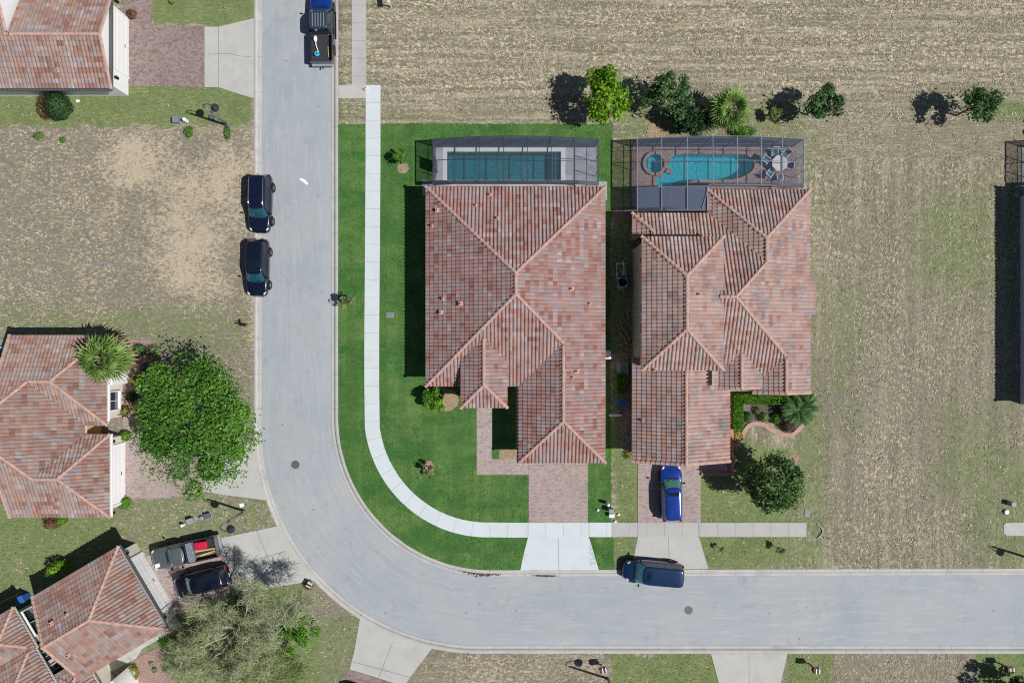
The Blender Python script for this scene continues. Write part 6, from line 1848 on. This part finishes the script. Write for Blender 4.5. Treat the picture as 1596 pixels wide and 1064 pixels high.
# yard signs: a maroon board framed by white uprights on a post
def yard_sign(label, px, py, rz, tall=1.15):
    c = P(px, py); root = thing('yard_sign', label, 'sign', (c.x, c.y, 0), rz, 'maroon and white lot signs')
    mb = MB(); mb.box((0, 0, tall * .5 - .05), (.07, .09, tall)); mb.build('post', M['black_trim'], root)
    for sx in (-.16, .14):
        mb = MB(); mb.box((sx, 0, tall + .02), (.17, .42, .34)); mb.build('board', M['maroon'], root)
    for sx in (-.01, .26):
        mb = MB(); mb.box((sx, 0, tall + .02), (.07, .42, .36)); mb.build('upright', M['white'], root)
    mb = MB(); mb.box((.04, 0, tall - .18), (.66, .14, .05)); mb.build('crosspiece', M['black_trim'], root)
    return root
yard_sign('maroon and white lot sign right of the bottom driveway', 1262, 1034, 0)
yard_sign('maroon and white lot sign in the grass at the bottom right', 1558, 1033, 0)
yard_sign('narrow maroon lot sign next to the bottom street lamp', 937, 1035, RAD(12), .95)
yard_sign('black and maroon lot sign beside the small spiky plant at the bend', 484, 909, RAD(60), .5)
c = P(610, 12); root = thing('white_sign', 'white sign board on a post at the top edge beside the old pavement', 'sign', (c.x, c.y, 0), RAD(95))
mb = MB(); mb.box((0, 0, .7), (.08, .08, 1.45)); mb.build('post', M['white'], root)
mb = MB(); mb.box((0.1, 0, 1.3), (.7, .05, .5)); mb.build('board', M['white'], root)
mb = MB(); mb.box((.1, 0, 1.58), (.9, .08, .08)); mb.build('crossbar', M['white'], root)
c = P(377, 504); root = thing('fallen_post', 'fallen black sign post lying on the dry grass by the kerb', 'sign post', (c.x, c.y, 0), RAD(-5))
mb = MB(); mb.bar((-.55, 0, .10), (.5, -.04, .14), .10); mb.build('post', M['black_trim'], root)
mb = MB(); mb.bar((-.05, -.22, .16), (-.1, .34, .28), .08); mb.box((.12, -.16, .10), (.5, .12, .16), RAD(-6)); mb.build('bracket', M['black_trim'], root)
mb = MB(); mb.bar((-.5, .20, .1), (.0, .06, .2), .06); mb.build('brace', M['black_trim'], root)

# heat pump, filter and pipes between the houses
c = P(968, 441); hpz = thing('pool_heater', 'pale square pool heater with a round black fan between the houses', 'pool heater', (c.x, c.y, 0))
mb = MB(); mb.box((0, 0, .40), (.86, .86, .78)); mb.build('housing', M['steel'], hpz, bevel=.05)
mb = MB(); mb.lathe((0, 0, .80), [(.36, 0), (.36, .012), (.30, .02)], 28); mb.build('fan_grille', M['black_trim'], hpz)
c = P(971, 427); fl = thing('pool_filter', 'round pale pool filter tank above the heater', 'pool filter', (c.x, c.y, 0))
mb = MB(); mb.lathe((0, 0, 0), [(.27, 0), (.27, .7), (.2, .82), (.08, .88), (.06, .92)], 20); mb.build('tank', M['steel'], fl)
mb = MB(); mb.box((.0, 0, .04), (.7, .7, .1)); mb.build('base', M['util_grey'], fl)
c = P(965, 425); pp = thing('pool_pipes', 'loop of white plumbing pipes above the heater', 'pipes', (c.x, c.y, 0))
mb = MB(); mb.tube([(-.25, .9, .0), (-.25, .9, .35), (-.25, -.6, .35)], .04, 8); mb.tube([(-.3, .75, .3), (.55, .75, .3)], .04, 8); mb.tube([(.3, 1.0, .35), (.3, .2, .35)], .04, 8); mb.tube([(.45, .6, .35), (.45, .2, .35), (.3, .1, .5)], .04, 8); mb.build('pipe', M['white'], pp)
mb = MB(); mb.tube([(-.25, -1.35, .3), (.3, -1.35, .3)], .04, 8); mb.tube([(0.0, -1.1, .3), (0.0, -1.5, .3), (.3, -1.55, .3), (.3, -1.2, .3)], .04, 8); mb.build('pipe', M['white'], pp)
c = P(970, 574); ac = thing('ac_unit', 'blue grey air conditioner with a fan between the two houses', 'air conditioner', (c.x, c.y, 0))
mb = MB(); mb.box((0, 0, .42), (.82, .82, .8)); mb.build('housing', M['steel'], ac, bevel=.05)
mb = MB(); mb.lathe((0, 0, .83), [(.34, 0), (.34, .012)], 24)
for k in range(6): mb.bar((0, 0, .85), (.33 * cos(k * pi / 3), .33 * sin(k * pi / 3), .85), .03, .01)
mb.build('fan_grille', M['util_blue'], ac)
mb = MB(); mb.box((0, 0, .0), (1.0, 1.0, .1)); mb.build('pad', M['drive_old'], ac)
c = P(946.5, 552.5); ac = thing('wall_meter', 'small white meter box at the right wall of the corner house', 'meter', (c.x - .12, c.y, 0))
mb = MB(); mb.box((0, 0, 1.2), (.5, .7, .5)); mb.build('housing', M['white'], ac, bevel=.04); mb = MB(); mb.box((0, 0, .5), (.08, .08, 1.0)); mb.build('conduit', M['util_grey'], ac)
def bin_(label, px, py, mat, w=.6, h=1.05, rz=0.0):
    c = P(px, py); root = thing('wheelie_bin', label, 'bin', (c.x, c.y, 0), rz)
    mb = MB(); b, t = w * .38, w * .5
    mb.add([(-b, -b, .06), (b, -b, .06), (b, b, .06), (-b, b, .06), (-t, -t, h), (t, -t, h), (t, t, h), (-t, t, h)], [(3, 2, 1, 0), (4, 5, 6, 7), (0, 1, 5, 4), (1, 2, 6, 5), (2, 3, 7, 6), (3, 0, 4, 7)]); mb.build('bin_body', M[mat], root)
    mb = MB(); mb.box((0, .02, h + .03), (w * 1.08, w * 1.12, .06)); mb.box((0, 0, h + .07), (.16, .22, .02)); mb.build('lid', M[mat], root, bevel=.02)
    for sx in (-.2, .2):
        mb = MB(); mb.lathe((sx, -.22, .0), [(.10, 0), (.10, .1)], 10); mb.build('wheel', M['rubber'], root)
    return root
bin_('blue wheelie bin standing left of the right house', 966, 626.5, 'blue_bin')
bin_('dark blue bin half hidden under the left eave of the right house', 978, 681, 'util_blue', .5, .9)
bin_('blue bin in the dark gap beside the angled house', 45, 928, 'blue_bin', .6, 1.05, RAD(30))
c = P(958, 646); root = thing('leaning_board', 'white panel leaning next to the blue wheelie bin', 'panel', (c.x, c.y, 0), RAD(3))
mb = MB(); mb.box((0, 0, .35), (.95, .14, .7)); mb.build('sheet_face', M['white'], root); mb = MB(); mb.box((.3, .18, .2), (.08, .3, .4)); mb.build('prop', M['util_grey'], root)
for i, (px, py, L, rz, lb) in enumerate(((978, 487, .95, 88, 'short pink plank upright between the houses'), (974, 520, 1.5, -62, 'longest curved pink edging plank between the houses'), (971, 528, 1.3, -58, 'lower curved brown edging plank between the houses'))):
    c = P(px, py); root = thing('edging_plank', lb, 'plank', (c.x, c.y, .04), RAD(rz))
    mb = MB(); pts = [(-L / 2 + L * k / 8, .12 * (1 - (k / 4 - 1) ** 2) * (1 if i else 0), .06) for k in range(9)]
    for a, b in zip(pts, pts[1:]): mb.bar(a, b, .14, .10)
    mb.build('board', M['plank'], root)
    mb = MB(); mb.box((L * .3, .02, .02), (.05, .3, .06)); mb.build('stake', M['wood'], root)
# fountain in the bed
c = P(1162.5, 634.5, .5); ft = thing('garden_fountain', 'small grey round fountain in the front bed', 'fountain', (c.x, c.y, 0))
mb = MB(); mb.lathe((0, 0, 0), [(.22, 0), (.10, .15), (.09, .5)], 18); mb.build('pedestal', M['rust_iron'], ft, smooth=True)
mb = MB(); mb.lathe((0, 0, .5), [(.10, 0), (.34, .12), (.36, .16), (.30, .15), (.06, .08)], 22); mb.build('bowl', M['rust_iron'], ft, smooth=True)
# brick edging of the bed
EDGE = [(1139, 694), (1148, 691), (1155, 683), (1160, 672), (1167, 663), (1178, 660), (1190, 662), (1199, 668), (1210, 674), (1222, 677), (1234, 677), (1242, 671), (1251, 661)]
e_ = [(X(a), Y(b)) for a, b in EDGE]
def smooth_open(p, n=6):
    out = []
    for i in range(len(p) - 1):
        a, b, c, d = p[max(i - 1, 0)], p[i], p[i + 1], p[min(i + 2, len(p) - 1)]
        for k in range(n):
            t = k / n; out.append(tuple(.5 * ((2 * b[j]) + (-a[j] + c[j]) * t + (2 * a[j] - 5 * b[j] + 4 * c[j] - d[j]) * t * t + (-a[j] + 3 * b[j] - 3 * c[j] + d[j]) * t ** 3) for j in (0, 1)))
    return out + [p[-1]]
o = strip('brick_edging', smooth_open(e_), [(-.18, -.02), (-.18, .12), (.18, .13), (.18, -.02)], M['brick_edge'], kind=None)
tag(o, 'curved salmon brick edging round the front bed of the right house', 'edging')
o = strip('brick_edging', w2([(1137.5, 612), (1139, 650), (1139.5, 700), (1141, 735)]), [(-.14, -.02), (-.14, .3), (.14, .3), (.14, -.02)], M['terracotta'], kind=None)
tag(o, 'straight terracotta kerb wall along the garage side of the right house', 'edging')
o = strip('brick_edging', w2([(1092, 738), (1118, 738.5), (1141, 737)]), [(-.12, -.02), (-.12, .2), (.12, .2), (.12, -.02)], M['terracotta'], kind=None)
tag(o, 'short terracotta edging at the corner of the blue sedan drive', 'edging')
# bits on the ground
def bits(label, cat, name, px, py, mat, shapes, grp=None):
    c = P(px, py); root = thing(name, label, cat, (c.x, c.y, 0), 0, grp)
    for nm, mb in shapes: mb.build(nm, M[mat], root)
def ballmb(r=.09): mb = MB(); mb.blob((0, 0, r), (r, r, r)); return mb
for px, py, lb in ((932, 794, 'white stake cap on the sod left of the pedestals'), (964, 801, 'white stake cap right of the white utility box'), (959, 812, 'white stake cap by the pavement colour change'), (985, 232, 'white stake cap beside the pale cage')):
    c = P(px, py); mb = MB(); mb.lathe((0, 0, -.02), [(.06, 0), (.06, .12), (.10, .14), (.10, .18), (.04, .2)], 12); o = mb.build('stake_cap', M['white'], loc=(c.x, c.y, 0)); tag(o, lb, 'stake')
c = P(474, 281); mb = MB(); mb.add([(-.36, .22, -.05), (.02, .08, -.02), (.36, -.26, -.055), (.20, -.40, -.06), (-.16, -.1, -.045), (-.44, .1, -.06)], [(0, 5, 4, 1), (1, 4, 3, 2)])
mb.v = [(a, b, z_ + .0) for a, b, z_ in mb.v]; mb2 = MB(); mb2.prism([(a, b) for a, b, _ in [mb.v[i] for i in (0, 1, 2, 3, 4, 5)]], -.075, -.045)
o = mb2.build('paper_scrap', M['white'], loc=(c.x, c.y, 0)); tag(o, 'white paper scrap lying on the straight road', 'litter')
c = P(570, 140); root = thing('pink_toy', 'small pink and white toy at the corner of the new pavement', 'toy', (c.x, c.y, .045))
M['pink'] = plain('pink_plastic', (.75, .35, .55), .5)
mb = MB(); mb.blob((0, 0, .1), (.2, .13, .1)); mb.build('toy_body', M['pink'], root, smooth=True); mb = MB(); mb.blob((.16, .08, .16), (.1, .1, .1)); mb.build('toy_head', M['white'], root, smooth=True)
c = P(1279, 827); mb = MB(); pts = [(-.3 + .45 * sin(pi * k / 8), .62 - 1.24 * k / 8, .05) for k in range(9)]
for a, b in zip(pts, pts[1:]): mb.bar(a, b, .09, .08)
o = mb.build('hose_piece', M['util_grey'], loc=(c.x, c.y, .02)); tag(o, 'curved pale pipe piece past the end of the pavement', 'pipe')
mb = MB(); rr = random.Random(4)
for k in range(26):
    mb.box((rr.gauss(0, .8), rr.gauss(0, .32), .03), (rr.uniform(.08, .3), rr.uniform(.06, .2), rr.uniform(.05, .14)), rr.uniform(0, 3))
c = P(160, 411); o = mb.build('rubble', M['walk_old'], loc=(c.x, c.y, 0)); tag(o, 'scattered pale rubble heap on the dry lot', 'rubble', kind='stuff')
c = P(1010, 205); mb = MB()
for k in range(12): a = k * 2.4; mb.bar((0, 0, .12), (.28 * cos(a), .28 * sin(a), .02 + .1 * (k % 3)), .05, .04)
o = mb.build('dead_stump', M['bark_pale'], loc=(c.x, c.y, 0)); tag(o, 'bleached dead stump above the pale cage corner', 'stump')
# blue fence in the gap by the angled house
a, b = P(2, 937), P(37, 921)
root = thing('rail_fence', 'blue rail fence in the shade beside the angled house', 'fence', ((a.x + b.x) / 2, (a.y + b.y) / 2, 0), math.atan2(b.y - a.y, b.x - a.x))
mb = MB(); mb.box((-.6, 0, 1.1), (3.4, .06, .08)); mb.box((-.6, 0, .3), (3.4, .06, .08)); mb.build('rail', M['util_grey'], root)
mb = MB(); mb.box((-.6, .0, .7), (3.3, .03, .78)); mb.build('panel', M['util_blue'], root)
# the little court at the far left
sheet('court_paving', rect_px(-120, 529, 56, 600), .03, M['walk_old'], z0=-.05)
c = P(2, 549); root = thing('plunge_tub', 'small teal tub in the white court at the left edge', 'tub', (c.x, c.y, 0))
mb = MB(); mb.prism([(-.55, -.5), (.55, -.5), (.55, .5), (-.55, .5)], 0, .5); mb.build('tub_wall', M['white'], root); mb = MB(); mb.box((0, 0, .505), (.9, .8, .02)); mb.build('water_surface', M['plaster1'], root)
c = P(4, 556); root = thing('parasol', 'dark blue folded round parasol beside the small teal tub', 'parasol', (c.x - .1, c.y - .1, 0))
mb = MB(); mb.lathe((0, 0, 1.5), [(.50, 0), (.30, .25), (.03, .4)], 10); mb.build('canopy', M['blue_bin'], root); mb = MB(); mb.tube([(0, 0, 0), (0, 0, 1.6)], .025, 8); mb.build('pole', M['pole'], root)
# sloping dead frond arch on the right edge field
c = P(1600, 190); root = thing('bent_palm', 'bare curved palm at the right edge, seen by its shadow', 'palm', (c.x + 3.2, c.y - 1.2, 0))
mb = MB(); mb.tube([(0, 0, 0), (.1, .05, 1.5), (-.1, .1, 2.8)], [.14, .11, .09], 8); mb.build('trunk', M['palm_trunk'], root)
V, F, T = [], [], []
rr = np.random.default_rng(91)
for k in range(7):
    a = k * .9; prev = Vector((-.1, .1, 2.8))
    for i in range(9):
        el = 1.0 - 2.2 * i / 8; q = prev + Vector((cos(a) * cos(el), sin(a) * cos(el), sin(el))) * .22; s_ = Vector((-sin(a), cos(a), 0)) * .16
        n0 = len(V); V += [tuple(prev - s_), tuple(prev + s_), tuple(q + s_), tuple(q - s_)]; F.append((n0, n0 + 1, n0 + 2, n0 + 3)); T.append(.5); prev = q
np_mesh('crown', V, F, M['leaf_palm'], root, attrs={'tint': ('FACE', T)})
# leaf litter washed along the gutter at the end of the bend
def litter(path_px, w, label):
    pts = dense(w2(path_px), .12); mb = MB(); rr = random.Random(9)
    M.setdefault('litter', plain('leaf_litter', (.085, .06, .042), .95, var=.4, scale=12))
    n = len(pts)
    for i, (a, b) in enumerate(pts):
        k = math.sin(pi * (i + .5) / n)
        for _ in range(int(1 + 9 * k)):
            s_ = rr.uniform(.03, .09); mb.box((a + rr.gauss(0, .08), b + rr.gauss(0, w * (.3 + .7 * k)), -.075 + rr.uniform(0, .02)), (s_ * 1.6, s_, .012), rr.uniform(0, 3), ry=rr.uniform(-.3, .3))
    o = mb.build('leaf_litter', M['litter']); tag(o, label, 'leaf litter', kind='stuff')
litter([(716, 889.5), (735, 893), (752, 894.5), (780, 895)], .10, 'dark leaf litter washed along the gutter of the bend')
litter([(832, 897), (850, 897.5), (868, 897.5)], .02, 'thin streak of litter along the gutter below the new apron')
